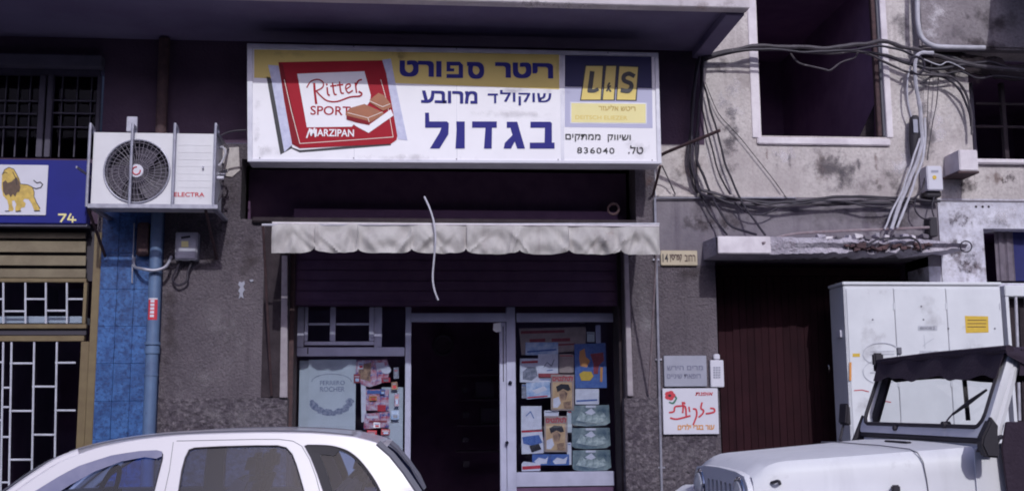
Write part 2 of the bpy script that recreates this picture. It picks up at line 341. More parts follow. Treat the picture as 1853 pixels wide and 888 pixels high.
def wall(x0, x1, z0, z1, holes, Y, reveal, back=None):
    "front sheet with openings; each opening gets reveals running back; holes as (X0,X1,Z0,Z1)"
    xs = sorted({x0, x1, *[min(max(h[i], x0), x1) for h in holes for i in (0, 1)]}); zs = sorted({z0, z1, *[min(max(h[i], z0), z1) for h in holes for i in (2, 3)]})
    mb = MB()
    for i in range(len(xs)-1):
        for j in range(len(zs)-1):
            cx, cz = (xs[i]+xs[i+1])/2, (zs[j]+zs[j+1])/2
            if any(h[0] < cx < h[1] and h[2] < cz < h[3] for h in holes): continue
            mb.add([(xs[i], Y, zs[j]), (xs[i+1], Y, zs[j]), (xs[i+1], Y, zs[j+1]), (xs[i], Y, zs[j+1])], [(0, 1, 2, 3)])
    for h in holes:
        a, b, c, d = max(h[0], x0), min(h[1], x1), max(h[2], z0), min(h[3], z1); r = Y+reveal
        if h[0] >= x0: mb.add([(a, Y, c), (a, Y, d), (a, r, d), (a, r, c)], [(0, 1, 2, 3)])
        if h[1] <= x1: mb.add([(b, Y, c), (b, r, c), (b, r, d), (b, Y, d)], [(0, 1, 2, 3)])
        if h[3] <= z1: mb.add([(a, Y, d), (b, Y, d), (b, r, d), (a, r, d)], [(0, 1, 2, 3)])
        if h[2] > z0: mb.add([(a, Y, c), (a, r, c), (b, r, c), (b, Y, c)], [(0, 1, 2, 3)])
    bm = bmesh.new(); vm = [bm.verts.new(v) for v in mb.v]
    for f in mb.f: bm.faces.new([vm[i] for i in f])
    bmesh.ops.remove_doubles(bm, verts=bm.verts, dist=1e-5); bm.verts.index_update()
    out = MB(); out.v = [v.co.copy() for v in bm.verts]; out.f = [tuple(v.index for v in f.verts) for f in bm.faces]; bm.free(); return out
def room(x0, x1, y0, y1, z0, z1):
    "inside of a room, open to the street"
    return MB().add([(x0,y0,z0),(x1,y0,z0),(x1,y1,z0),(x0,y1,z0),(x0,y0,z1),(x1,y0,z1),(x1,y1,z1),(x0,y1,z1)],
                    [(0,1,2,3),(4,7,6,5),(1,5,6,2),(2,6,7,3),(3,7,4,0)])
def smoothpts(pts, n=6):
    pts = [Vector(p) for p in pts]; out = []
    for i in range(len(pts)-1):
        a, b, c, d = pts[max(i-1, 0)], pts[i], pts[i+1], pts[min(i+2, len(pts)-1)]
        for k in range(n):
            t = k/n; out.append(.5*((2*b)+(c-a)*t+(2*a-5*b+4*c-d)*t*t+(3*b-a-3*c+d)*t**3))
    return out+[pts[-1]]

FY = 10.0                         # the street front of the houses
GZ = 0.13                         # pavement level
X = lambda px, py=500, Y=FY: P(px, py, Y).x
Z = lambda py, px=926, Y=FY: P(px, py, Y).z
TOP = 8.2

_fk = [0]
def film(par, x0, y0, x1, y1, Y, m, name='stain_shade'):
    _fk[0] += 1; Y = Y-.0004*(_fk[0] % 9); X0, X1, Z0, Z1 = PXp(x0, y0, x1, y1, Y)
    return mk(name, MB().add([(X0, Y, Z0), (X1, Y, Z0), (X1, Y, Z1), (X0, Y, Z1)], [(0, 1, 2, 3)]), m, par, smooth=False, recalc=False)

# ---------------------------------------------------------------- ground
struct('road', MB().add([(-150, -150, 0), (150, -150, 0), (150, 7.85, 0), (-150, 7.85, 0)], [(0, 1, 2, 3)]), 'asphalt')
struct('terrain', MB().add([(-400, -400, -.02), (400, -400, -.02), (400, 400, -.02), (-400, 400, -.02)], [(0, 1, 2, 3)]), 'paving')
struct('pavement', MB().box(-30, 30, 8.0, 10.6, -.01, GZ), 'paving')
struct('kerb', MB().box(-30, 30, 7.84, 7.998, -.01, GZ+.012), 'kerb', bevel=.02)

# the street front opposite, behind the photographer: it closes the street and is what the glass reflects
oh = [(x, x+1.3, z, z+1.6) for x in (-17, -13, -9, -5, -1, 3, 7, 11, 15) for z in (1.0, 4.6)]
struct('opposite_wall', wall(-20, 20, 0, 8.6, oh, -9.0, -.3), 'grey_plaster', smooth=False)
struct('opposite_wall_rooms', MB().box(-20, 20, -10.5, -9.31, 0, 8.5), 'grime', smooth=False)

# ---------------------------------------------------------------- left house (blue shop sign, bronze shopfront)
XL0, XL1 = -9.0, X(172)
lh = thing('neighbour_house', 'dark house front at the left edge with a barred upper window', 'building', (-5, 10.3, GZ))
hw = (X(-60), X(180, 200), Z(287, 90), Z(122, 90)); ho = (X(-260), X(171, 650), GZ, Z(404, 90))
mk('wall', wall(XL0, XL1, GZ-.1, TOP, [(hw[0], XL1+1, hw[2], hw[3]), (ho[0], XL1+1, ho[2], ho[3])], FY+.004, .35), 'soot_shade_wall', lh, smooth=False)
# the upper window straddles the house line; its room
mk('room', room(hw[0], hw[1], FY+.352, FY+2.4, hw[2]-.4, hw[3]), 'deep_room', lh, smooth=False)
mk('lintel', MB().pbox(-60, 97, 184, 117, FY-.10, .20), 'lintel', lh, bevel=.01)
wf = mk('window_frame', MB().pbox(-60, 124, 182, 135, FY+.02, .06), 'win_grey', lh, bevel=.004)
for x0, x1 in ((68, 79), (83, 93), (173, 182)): mk('mullion', MB().pbox(x0, 136, x1, 284, FY+.02, .06), 'win_grey', wf, bevel=.004)
for x in (8, 30, 52, 110, 137, 163): mk('window_bar', MB().pbox(x-1, 136, x+1, 284, FY+.08, .02), 'win_grey', wf)
for y in (182, 205, 230): 
    mk('window_bar', MB().pbox(-60, y-1.2, 67, y+1.2, FY+.06, .015), 'win_grey', wf)
    mk('window_bar', MB().pbox(94, y-1.2, 172, y+1.2, FY+.06, .015), 'win_grey', wf)
mk('pane', MB().pbox(-60, 136, 182, 284, FY+.11, .004), 'dull_pane', wf, smooth=False)

sf = thing('bronze_shopfront', 'bronze framed shopfront with white brick pattern grilles under the blue sign', 'shopfront', (X(60), FY, GZ))
for y0, y1 in ((420, 431), (436, 456), (462, 480), (486, 502)):
    mk('slat', MB().pbox(-70, y0, 155, y1, FY+.03, .02), 'brown_slat', sf, bevel=.003)
mk('slat_backing', MB().pbox(-70, 405, 170, 508, FY+.09, .02), 'ac_dark', sf, smooth=False)
mk('jamb', MB().pbox(157, 420, 171, 1010, FY-.01, .10), 'brown_frame', sf, bevel=.004)
tf = mk('transom_frame', MB().pbox(-70, 503, 156, 510, FY+.02, .06), 'brown_frame', sf, bevel=.003)
mk('frame_rail', MB().pbox(-70, 586, 156, 594, FY+.02, .06), 'brown_frame', tf, bevel=.003)
mk('frame_stile', MB().pbox(150, 510.5, 156, 585.5, FY+.02, .06), 'brown_frame', tf, bevel=.003)
def bar(px0, py0, px1, py1, Y, r=.009, par=None, nm='grille_bar'):
    mk(nm, MB().tube([P(px0, py0, Y), P(px1, py1, Y)], r, 6), 'grille_paint', par)
for x in (-36, 6, 46, 83, 121): bar(x, 511, x, 585, FY+.035, par=tf)
for x0, x1, y in ((-36, 6, 541), (6, 46, 563), (46, 83, 541), (83, 121, 562), (121, 150, 541)): bar(x0, y, x1, y, FY+.045, par=tf)
mk('pane', MB().pbox(-70, 510, 150, 586, FY+.065, .004), 'clear', tf, smooth=False)
mk('head_rail', MB().pbox(-70, 594.5, 156, 606, FY+.05, .05), 'ac_dark', sf, bevel=.003)
dr = mk('door', MB().pbox(-70, 607, 152, 617, FY+.01, .06), 'brown_frame', sf, bevel=.003)
mk('door_stile', MB().pbox(137, 617.5, 152, 1010, FY+.01, .06), 'brown_frame', dr, bevel=.003)
for x in (4, 19, 60, 101): bar(x+2, 618, x-5, 1000, FY+.03, par=dr)
for x0, x1, ys in ((-30, 5, (655, 760, 850)), (5, 19, (701, 736, 790, 872)), (19, 60, (657, 743, 831, 920)), (60, 101, (699, 786, 872)), (101, 137, (656, 742, 829, 915))):
    for y in ys: bar(x0-(y-600)/70, y, x1-(0 if x1 == 137 else (y-600)/70), y, FY+.04, par=dr)
mk('pane', MB().pbox(-70, 617, 137, 1010, FY+.065, .004), 'clear', dr, smooth=False)
mk('shop_room', room(ho[0], ho[1], FY+.351, FY+5.5, GZ, ho[3]), 'deep_room', lh, smooth=False)
mk('window_ledge', MB().pbox(-60, 572, 148, 584, FY+.14, .25), 'frost', sf)

bs = thing('blue_sign', 'blue fascia sign with a lion emblem and number 74', 'sign', (X(80), FY-.1, Z(405, 80)))
YB = FY-.14
mk('fascia_panel', MB().pbox(-60, 289, 158, 404, YB, .12), 'blue_sign', bs, bevel=.006)
mk('fascia_rail', MB().pbox(-60, 404.8, 158, 409, YB+.02, .10), 'lintel', bs)
pl = mk('plaque', MB().pbox(-55, 298, 85, 389, YB-.012, .010), 'plaque_white', bs, bevel=.003)
z1 = lambda pts: [(x/2.1667, 90+y/2.1667) for x, y in pts]
YL = YB-.0145
flat('lion_body', z1([(8,490),(18,470),(35,462),(52,468),(64,486),(76,505),(82,528),(108,530),(126,538),(133,556),(132,575),(142,600),(156,620),(154,630),(134,629),(124,604),(112,586),(96,584),(90,592),(101,602),(97,616),(82,620),(80,630),(60,632),(60,618),(64,606),(56,590),(47,592),(48,610),(54,624),(50,632),(33,632),(34,612),(28,590),(12,572),(6,540)]), YL, 'gold', pl)
flat('lion_mane', z1([(10,520),(22,512),(30,522),(44,518),(56,506),(66,500),(76,520),(80,540),(76,556),(66,560),(60,576),(50,566),(42,578),(34,566),(22,572),(12,556)]), YL-.0016, 'gold_dark', pl)
flat('lion_face', z1([(18,478),(30,470),(42,474),(46,490),(40,508),(28,512),(18,502)]), YL-.0018, 'gold', pl)
mk('lion_outline', strip(z1([(8,490),(18,470),(35,461),(54,468),(66,488),(80,526),(108,529),(127,538),(134,558),(133,575),(144,600),(157,622)]), 1.0, YL-.002), 'ink', pl, smooth=False)
mk('lion_tail', strip(z1([(126,540),(142,545),(160,540),(167,528),(158,519),(144,522),(132,512)]), 1.8, YL), 'ink', pl, smooth=False)
for k, q in enumerate(([(12,485),(20,480),(28,484)], [(50,480),(60,500),(66,530)], [(36,632),(20,632)], [(82,632),(62,633)], [(156,630),(134,631)])):
    mk('lion_line', strip(z1(q), 1.2, YL-.0034-.0004*k), 'ink', pl, smooth=False)
mk('numeral', strip([(106, 388), (119, 388), (110, 401)], 3.2, YB-.003), 'sign_pale_yellow', bs, smooth=False)
mk('numeral', strip([(128, 387), (123, 397), (137, 398)], 3.0, YB-.003).add([], []), 'sign_pale_yellow', bs, smooth=False)
mk('numeral', strip([(132, 392), (131, 402)], 2.6, YB-.0045), 'sign_pale_yellow', bs, smooth=False)

# ---------------------------------------------------------------- middle house
XM0, XM1 = XL1, X(1190)
mh = thing('shop_house', 'grey roughcast house with the chocolate sign, wide dark balcony and open shop', 'building', (X(700), 10.3, GZ))
Zd = Z(720, 400)
op = (X(523), X(1128), GZ, Z(405, 830))
shb = (X(436, 350), X(1150, 350), Z(399, 800), Z(292, 800))
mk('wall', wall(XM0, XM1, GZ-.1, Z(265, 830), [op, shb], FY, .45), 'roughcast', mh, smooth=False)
mk('upper_wall', wall(XM0, X(1272, 180), Z(265, 830)+.001, TOP, [(-99, hw[1], hw[2], hw[3])], FY+.002, .35), 'soot_shade_wall', mh, smooth=False)  # dark colour ends along the balcony's cast shadow edge
mk('dark_recess', room(shb[0], shb[1], FY+.3, FY+.45, shb[2], shb[3]), 'shutter_dark', mh, smooth=False)  # dark-coloured recess between sign and awning
mk('dado', MB().box(X(285), X(519, 800), FY-.018, FY+.1, GZ, Zd), 'dado', mh, bevel=.008)
mk('dado', MB().box(X(1131, 800), X(1296, 800), FY-.018, FY+.1, GZ, Z(718, 1200)), 'dado', mh, bevel=.008)
mk('dirty_ledge', MB().pbox(455, 395, 1152, 404, FY-.05, .35), 'grime', mh, bevel=.01)
# balcony
BY = 8.7
bz = P(1355, 15, BY).z; bx = P(1355, 15, BY).x
bz_edge = P(1340, 12, BY).z
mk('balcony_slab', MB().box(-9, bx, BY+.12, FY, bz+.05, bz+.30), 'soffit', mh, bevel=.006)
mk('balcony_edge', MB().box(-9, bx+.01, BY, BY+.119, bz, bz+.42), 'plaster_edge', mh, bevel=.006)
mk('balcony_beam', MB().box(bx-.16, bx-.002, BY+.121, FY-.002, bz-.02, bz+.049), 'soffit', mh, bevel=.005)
mk('balcony_parapet', MB().box(-9, bx, BY+.01, BY+.11, bz+.421, bz+1.3), 'plaster_edge', mh)
# balcony door and wall above stay outside the frame
# recess of the shop
ZO = Z(555, 640, FY+.32)
SY = FY+.40
mk('shutter_curtain', MB().box(op[0]+.01, op[1]-.01, FY+.16, FY+.24, ZO, op[3]), 'shutter_dark', mh, bevel=.01)
for k in range(9):
    zz = ZO+.04+k*.095
    mk('shutter_slat', MB().box(op[0]+.012, op[1]-.012, FY+.155, FY+.159, zz, zz+.090), 'shutter_dark', mh, bevel=.004)
mk('jamb_lining', MB().box(op[0], X(536, 700, SY), FY+.10, SY+.05, GZ, op[3]-.01), 'rust', mh, bevel=.004)
mk('jamb_lining', MB().box(X(1112, 700, SY), op[1], FY+.12, SY+.05, GZ, op[3]-.01), 'grime', mh, bevel=.004)
shop_floor = mk('floor', MB().box(op[0]-.3, op[1]+.3, FY+.1, 14.2, GZ-.02, GZ+.04), 'dark_room', mh)
mk('shop_room', room(op[0]-.3, op[1]+.3, SY+.06, 14.2, GZ+.05, op[3]+.2), 'deep_room', mh, smooth=False)
# edge strip of grey render left of the opening, a little darker
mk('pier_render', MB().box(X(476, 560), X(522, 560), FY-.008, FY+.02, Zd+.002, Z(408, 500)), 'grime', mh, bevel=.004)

# storefront
st = thing('storefront', 'aluminium shopfront with open doorway between two display windows', 'shopfront', (X(830, 700, SY), SY, GZ))
def fr(nm, x0, y0, x1, y1, par=st, m='alu', d=.07, Y=SY, bv=.004): return mk(nm, MB().pbox(x0, y0, x1, y1, Y, d), m, par, bevel=bv)
fr('window_rail', 537, 628, 732, 644)
fr('post', 732.5, 555, 743, 1010, d=.08)
fr('door_head', 743.5, 566, 917, 582)
fr('door_head', 934.5, 566, 1112, 582)
fr('post', 917.5, 555, 934, 1010, d=.08)
dl = fr('door_leaf_edge', 905, 583, 916.8, 1010, d=.05, Y=SY+.02)
fr('door_gap', 910, 590, 911.5, 690, par=dl, m='rubber', d=.004, Y=SY+.016, bv=0)
fr('window_rail', 934.5, 853, 1112, 879)
mk('lock', MB().cyl(P(923, 692, SY-.002), (0, -1, 0), .018, .02, 16), 'chrome', st)
mk('lock', MB().cyl(P(917, 800, SY-.002), (0, -1, 0), .016, .03, 16), 'chrome', st)
fr('stall_riser', 537, 880, 731, 1010, m='alu', Y=SY+.02)
fr('stall_riser', 935, 880, 1112, 1010, m='shutter_dark', Y=SY+.02)
ww = fr('top_window', 537, 555, 550, 627.5, m='alu_white', d=.06)
fr('window_stile', 677, 555, 691, 627.5, par=ww, m='alu_white', d=.05, Y=SY+.01)
for a in ((551, 557), (597, 607), (668, 676.5)): fr('glazing_bar', a[0], 555, a[1], 617, par=ww, m='alu_white', d=.04, Y=SY-.015)
fr('glazing_bar', 557.5, 584, 596.5, 588, par=ww, m='alu_white', d=.03, Y=SY-.008)
fr('glazing_bar', 607.5, 584, 667.5, 588, par=ww, m='alu_white', d=.03, Y=SY-.008)
fr('sash_rail', 551, 617.4, 676.5, 624, par=ww, m='alu_white', d=.05, Y=SY-.02)
fr('pane', 556, 555, 669, 618, par=ww, m='clear', d=.003, Y=SY+.03, bv=0)
fr('crack', 556, 629, 558, 640, par=ww, m='rubber', d=.002, Y=SY-.004, bv=0)
fr('pane', 691, 555, 732, 628, m='clear', d=.003, Y=SY+.03, bv=0)
fr('pane', 537, 644, 732, 880, m='clear', d=.004, Y=SY+.03, bv=0)
fr('pane', 934.5, 582, 1112, 853, m='clear', d=.004, Y=SY+.03, bv=0)
mk('bunting_scrap', polyb([(893, 585), (906, 583), (907, 599), (898, 601), (892, 597)], SY-.006, .004), 'sign_white', st)
# display backing and goods left window
YP = SY+.05
fr('display_backing', 541, 652, 560, 800, m='frost', d=.01, Y=YP+.03, bv=0)
fr('display_backing', 690, 700, 729, 860, m='frost', d=.01, Y=YP+.03, bv=0)
rp = thing('chocolate_poster', 'large pale poster with grey lettering and wreath in the left display window', 'poster', (X(600, 770, YP), YP, Z(800, 600, YP)))
fr('sheet', 557, 650, 643, 870, par=rp, m='frost', d=.004, Y=YP, bv=0)
text('lettering', 'FERRERO', (579, 688, 624, 696), YP-.002, 'wreath', rp, .03)
text('lettering', 'ROCHER', (579, 699, 624, 708), YP-.002, 'wreath', rp, .03)
w_ = MB(); random.seed(3)
for k in range(46):
    a = math.pi*(1.02+.98*k/45); cx, cy = 600+34*math.cos(a)+random.uniform(-3, 3), 724-22*math.sin(a)*1.0+random.uniform(-3, 3); r = random.uniform(2.6, 5)
    q = [P(cx+r*math.cos(t)*1.3, cy+r*math.sin(t), YP-.002-.00005*k) for t in [j*math.pi/3+k for j in range(6)]]
    w_.prism([(p.x, p.z) for p in q], YP-.002-.00005*k, YP-.001)
o_ = mk('wreath', w_, 'wreath', rp, smooth=False); o_['kind'] = 'stuff'
mk('arch_line', strip([(600+36*math.cos(math.pi*k/10), 690-14*math.sin(math.pi*k/10)) for k in range(11)], 1.0, YP-.002), 'grey_print', rp, smooth=False)
def poster(name, label, cat, pts, m, Y, extra=(), group='notices in the shop window'):
    xs = [p[0] for p in pts]; ys = [p[1] for p in pts]
    t = thing(name, label, cat, P(sum(xs)/len(xs), max(ys), Y), group)
    flat('sheet', pts, Y, m, t, .002)
    for k, e in enumerate(extra):
        if e[0] == 't': text('lettering', e[1], e[2], Y-.0012-.0003*k, e[3], t, *(e[4:]))
        elif e[0] == 's': mk('printed_line', strip(e[1], e[2], Y-.002-.0006*k), e[3], t, smooth=False)
        else: flat(e[0], e[1], Y-.0015-.0016*k, e[2], t)
    return t
R = lambda x0, y0, x1, y1: [(x0, y0), (x1, y0), (x1, y1), (x0, y1)]
G2 = 'stickers in the left display window'
poster('sticker', 'dark red and brown sweets sticker at the top of left display window', 'sticker', [(645,652),(700,650),(706,668),(700,690),(668,700),(642,690)], 'mixed_print', YP, [('picture', [(650,660),(672,655),(670,690),(648,684)], 'photo_warm'), ('picture', [(680,656),(695,655),(697,668),(682,670)], 'paper')], G2)
poster('sticker', 'white and red leaflet below the brown sticker in the left display window', 'sticker', R(662,704,704,742), 'mixed_print', YP+.005, [('picture', R(683,732,698,744), 'red'), ('picture', R(664,706,690,712), 'blue_print')], G2)
poster('sticker', 'blue and white leaflet lowest in the left display window', 'sticker', [(660,748),(706,744),(704,772),(658,776)], 'mixed_print', YP+.002, [('picture', R(664,752,684,756), 'paper'), ('picture', R(668,760,700,764), 'paper_red')], G2)
poster('sticker', 'round white badge beside the brown sticker on the display window', 'sticker', [(700+9*math.cos(k*.628)-1, 669+7*math.sin(k*.628)) for k in range(10)], 'paper', YP-.008, (), G2)
poster('paper_strip', 'narrow white paper strip hanging in the left display window', 'paper', [(653,694),(662,694),(663,760),(654,764)], 'paper', YP+.007, (), G2)
poster('leaflet', 'pale green leaflet just above the car roof in the display window', 'leaflet', [(660,790),(712,786),(712,806),(664,808)], 'frost', YP, (), G2)
# right window
random.seed(11)
poster('banner', 'beige banner with faded red lettering across the top of right window', 'poster', [(939,594),(1060,591),(1060,634),(944,642)], 'paper_warm', YP+.012,
  [('s', [(944,601),(1020,599)], 5, 'paper_red'), ('s', [(960,616),(985,615)], 6, 'paper_red'), ('s', [(1000,615),(1030,614)], 6, 'paper_red'), ('s', [(952,626),(1040,622)], 3, 'paper_red')])
poster('leaflet', 'pale blue leaflet with wavy print stuck below the beige banner', 'leaflet', R(951,619,1010,642), 'sky_print', YP+.006, [('s', [(955,636),(1006,632)], 3, 'blue_print')])
poster('leaflet', 'white sheet with a car picture and red heading at window left', 'leaflet', R(941,648,975,691), 'paper', YP+.003, [('s', [(945,655),(972,654)], 4, 'red'), ('picture', [(946,672),(955,664),(970,664),(973,680),(962,688),(946,686)], 'grey_print')])
poster('leaflet', 'white sheet with a small figure drawing above the red strip', 'leaflet', R(974,640,1010,677), 'paper', YP, [('s', [(984,664),(990,655),(998,662),(1003,650)], 1.5, 'grey_print'), ('s', [(990,670),(1000,669)], 1.5, 'blue_print')])
poster('paper_strip', 'red paper strip under the white figure drawing', 'paper', R(974,675,1012,682), 'paper_red', YP-.004)
poster('poster', 'blue poster with red and orange figures and yellow bubble', 'poster', [(1039,622),(1096,620),(1098,701),(1041,702)], 'blue_print', YP-.002,
  [('picture', [(1049,635),(1058,630),(1060,645),(1068,652),(1062,664),(1050,662),(1048,648)], 'orange'), ('picture', [(1068,640),(1092,637),(1093,652),(1084,660),(1082,676),(1074,676),(1074,658)], 'paper_red'), ('picture', [(1048,676),(1056,671),(1070,672),(1074,680),(1068,688),(1052,688)], 'yellow'), ('picture', [(1086,664),(1091,664),(1090,690),(1086,690)], 'orange')])
poster('leaflet', 'blue grey leaflet with an aeroplane picture under the car sheet', 'leaflet', [(952,692),(995,690),(996,718),(953,722)], 'sky_print', YP+.004, [('picture', [(962,706),(985,698),(990,704),(972,712)], 'paper'), ('s', [(955,719),(990,716)], 2.5, 'red')])
def magazine(x, y, lab, Y):
    poster('magazine', lab, 'magazine', R(x, y, x+42, y+65), 'paper_warm', Y, [
        ('t', 'לטלנטים', (x+3, y+2, x+40, y+12), 'red', .03, 0, True),
        ('picture', R(x+3, y+14, x+38, y+62), 'mag_print'), ('picture', [(x+9,y+22),(x+18,y+17),(x+32,y+18),(x+36,y+28),(x+30,y+30),(x+22,y+26),(x+12,y+32)], 'ink'),
        ('picture', [(x+14,y+30),(x+24,y+28),(x+30,y+34),(x+27,y+46),(x+18,y+48)], 'photo_warm'), ('picture', [(x+4,y+44),(x+14,y+40),(x+18,y+52),(x+12,y+60),(x+4,y+60)], 'paper'), ('picture', [(x+22,y+50),(x+36,y+48),(x+37,y+60),(x+24,y+61)], 'photo_warm')])
magazine(997, 677, 'magazine with red heading beside the blue poster, the upper of two', YP-.006)
magazine(985, 752, 'magazine with red heading beside the mountain pictures, the lower of two', YP-.006)
poster('notice', 'white notice with printed line just below the blue poster', 'notice', R(1041,703,1084,731), 'paper', YP+.002, [('s', [(1044,725),(1080,723)], 3, 'blue_print')])
for k, (y0, nm) in enumerate(((732, 'topmost'), (773, 'middle'), (813, 'lowest'))):
    d = k*2-1
    poster('picture_sheet', f'mountain picture sheet in the right window, {nm} of the three', 'poster', [(1034+k, y0+1), (1102+k, y0), (1104+k, y0+32), (1096+k, y0+37), (1060, y0+39), (1040, y0+37), (1034+k, y0+33)], 'mount_print', YP-.001+.001*k,
      [('picture', [(1042,y0+28),(1052,y0+12),(1060,y0+18),(1070,y0+6),(1084,y0+20),(1092,y0+14),(1100,y0+27),(1080,y0+33),(1060,y0+31)], 'ridge_print'), ('picture', [(1058,y0+14),(1070,y0+6),(1078,y0+14),(1070,y0+18)], 'paper'), ('picture', R(1060, y0+1, 1078, y0+5), 'paper')])
poster('notice', 'white notice with blue figure at lower left of right window', 'notice', R(943,734,980,778), 'paper', YP+.001, [('s', [(952,752),(960,744),(966,756)], 1.6, 'blue_print')])
poster('leaflet', 'leaflet with red band and dark blue picture below the white notice', 'leaflet', [(943,778),(981,776),(984,819),(944,821)], 'paper', YP+.003, [('s', [(945,780),(980,778)], 4, 'red'), ('picture', [(945,790),(975,786),(982,800),(965,806),(947,802)], 'blue_print'), ('picture', [(958,806),(975,802),(980,812),(962,818)], 'ink')])
for x0, w_, nm in ((963, 32, 'left'), (996, 34, 'right')):
    poster('sticker', f'blue sky sticker low in the right window, {nm} one of the pair', 'sticker', R(x0, 821, x0+w_, 841), 'blue_print', YP+.001, [('picture', [(x0+4,834),(x0+12,827),(x0+24,830),(x0+w_-3,825),(x0+w_-6,838),(x0+8,839)], 'paper')])
poster('sticker', 'red and white price strip at bottom left corner of right window', 'sticker', [(944,838),(948,834),(978,838),(978,851),(944,852)], 'paper', YP-.001, [('s', [(947,846),(976,844)], 6, 'red')])
mk('curtain_rod', MB().pbox(1078, 588, 1087, 640, YP+.02, .01), 'alu', st)
random.seed(21)
cols = ['mixed_print', 'paper', 'red', 'blue_print', 'photo_warm', 'sky_print', 'paper_red', 'orange', 'grey_print']
spots = [('tiny red label stuck at the top of the sweets collage', 648, 655, 10, 12), ('pale card tucked left of the brown sweets sticker', 640, 676, 12, 16), ('small blue and white label under the round badge', 690, 682, 16, 9), ('small pink label over the red leaflet', 668, 716, 14, 8),
  ('small orange tag near the collage centre', 688, 704, 9, 9), ('small dark tag right of the brown sticker', 712, 664, 9, 20), ('little white card right of the collage', 708, 690, 11, 14), ('narrow blue tag along the post side of display', 714, 712, 8, 22), ('small printed card low beside the post', 708, 742, 14, 16), ('small red square low in the collage', 676, 764, 12, 9), ('little photo card at the collage foot', 690, 776, 16, 10), ('grey scrap at the very foot of the collage', 664, 778, 18, 9)]
for k, (lab, x, y, w_, h) in enumerate(spots):
    a = random.uniform(-1.5, 1.5); c_ = cols[(k*5+1) % 9]
    poster('sticker', lab, 'sticker', [(x, y+a), (x+w_, y), (x+w_+a, y+h), (x+a*.5, y+h+.5)], c_, YP-.010-.0012*k, [('s', [(x+2, y+h*.3), (x+w_-2, y+h*.3)], 1.3, cols[(k*7+3) % 9]), ('picture', R(x+w_*.25, y+h*.5, x+w_*.8, y+h*.85), cols[(k*3+2) % 9])], G2)
for k, (lab, x, y, w_, h, c_) in enumerate((('cream card between the banner and the blue poster', 1012, 640, 26, 34, 'paper_warm'), ('dark photo card left of the upper magazine', 944, 694, 10, 26, 'grey_print'), ('white slip between the two magazines', 985, 742, 26, 10, 'paper'), ('pale green slip beside the lower magazine', 1026, 742, 9, 40, 'frost'),
    ('white slip with red line above the aeroplane leaflet', 975, 683, 22, 9, 'paper'), ('small white slip under the banner at right', 1062, 600, 14, 18, 'frost'), ('narrow grey slip left of the lower magazine', 980, 790, 6, 28, 'grey_print'), ('pale strip low beside the mountain pictures', 1026, 800, 8, 40, 'paper'))):
    poster('notice', lab, 'notice', R(x, y, x+w_, y+h), c_, YP+.008+.0012*k, [('s', [(x+2, y+3), (x+w_-2, y+3.4)], 1.6, ('red', 'blue_print', 'grey_print')[k % 3])])
# dim goods inside the shop
ck = thing('wall_clock', 'dim round clock high on the back wall inside the shop', 'clock', P(802, 640, 13.9))
mk('clock_rim', MB().ring(P(802, 624, 13.9), (0, 1, 0), .12, .02, 28), 'trim_grey', ck)
mk('clock_face', MB().cyl(P(802, 624, 13.92), (0, -1, 0), .11, .01, 28), 'curtain_grey', ck)
sh = thing('shop_shelf', 'dim shelf unit with boxes inside the dark shop', 'shelf', P(870, 900, 13.4))
for y in (676, 722, 768, 815): mk('shelf_board', MB().pbox(826, y, 905, y+3, 13.4, .3), 'curtain_grey', sh)
for k, (x, y, w_, h) in enumerate(((860, 690, 34, 31), (836, 700, 10, 10), (870, 737, 34, 30), (838, 744, 11, 12), (836, 790, 12, 10), (838, 833, 12, 12))):
    tag(mk('goods_box', MB().pbox(x, y, x+w_, y+h, 13.45, .15), 'trim_grey', bevel=.01), ('wide box on the dim shop shelf, upper', 'small carton at the top of the dim shop shelf', 'wide box on the dim shop shelf, lower', 'small carton on the second row of the dim shelf', 'small carton on the third row of the dim shelf', 'small carton on the bottom row of the dim shelf')[k], 'box', 'boxes on the shop shelf')

# ---------------------------------------------------------------- main shop sign
YS = 9.45
ms = thing('shop_sign', 'long white and yellow chocolate shop sign with Hebrew lettering above the awning', 'sign', P(822, 296, YS))
sx0, sx1, sz0, sz1 = PXp(447.5, 80, 1196.5, 295, YS)
Q = lambda px, py, k=0: P(px, py, YS-.001*k)
def sq(pts): return [P(x, y, YS) for x, y in pts]
cor = sq([(447, 79), (1191, 96), (1197, 296), (448, 292)])
mk('cabinet', MB().prism([(p.x, p.z) for p in cor], YS+.004, YS+.26), 'sign_frame', ms, bevel=.006)
fw = 9
for a, b, c_, d in (((447,79),(1191,96),(1191,104),(447,88)), ((448,284),(1197,289),(1197,296),(448,292)), ((447,79.5),(458,79.5),(458,291.5),(448,291.5)), ((1182,97),(1191,97),(1197,295.5),(1187,295.5))):
    pass
mk('frame_edge', polyb([(447,78.5),(1191.5,95.5),(1191.4,102),(447.3,87)], YS-.014, .02), 'sign_frame', ms, bevel=.003)
mk('frame_edge', polyb([(448,287.5),(1197.5,291.5),(1197.5,296.5),(448,292.5)], YS-.0138, .02), 'plaque_white', ms, bevel=.003)
mk('frame_edge', polyb([(447,79.5),(457,80),(457,291.5),(448,291.5)], YS-.0145, .02), 'sign_frame', ms, bevel=.003)
mk('frame_edge', polyb([(1185,97),(1191.5,97),(1197.2,296),(1189.5,295.5)], YS-.0145, .02), 'sign_frame', ms, bevel=.003)
face = flat('face', [(455,86),(1187,101),(1191,292),(456,289)], YS, 'sign_white', ms)
flat('yellow_band', [(460,90),(1012,99),(1012,162),(460,141)], YS-.0015, 'sign_yellow', face)
flat('divider', [(1013,99),(1021,99),(1021,290),(1015,290)], YS-.0015, 'sign_frame', face)
z2 = lambda pts: [(430+x/3.5525, 60+y/3.5525) for x, y in pts]
z3 = lambda pts: [(820+x/3.5525, 60+y/3.5525) for x, y in pts]
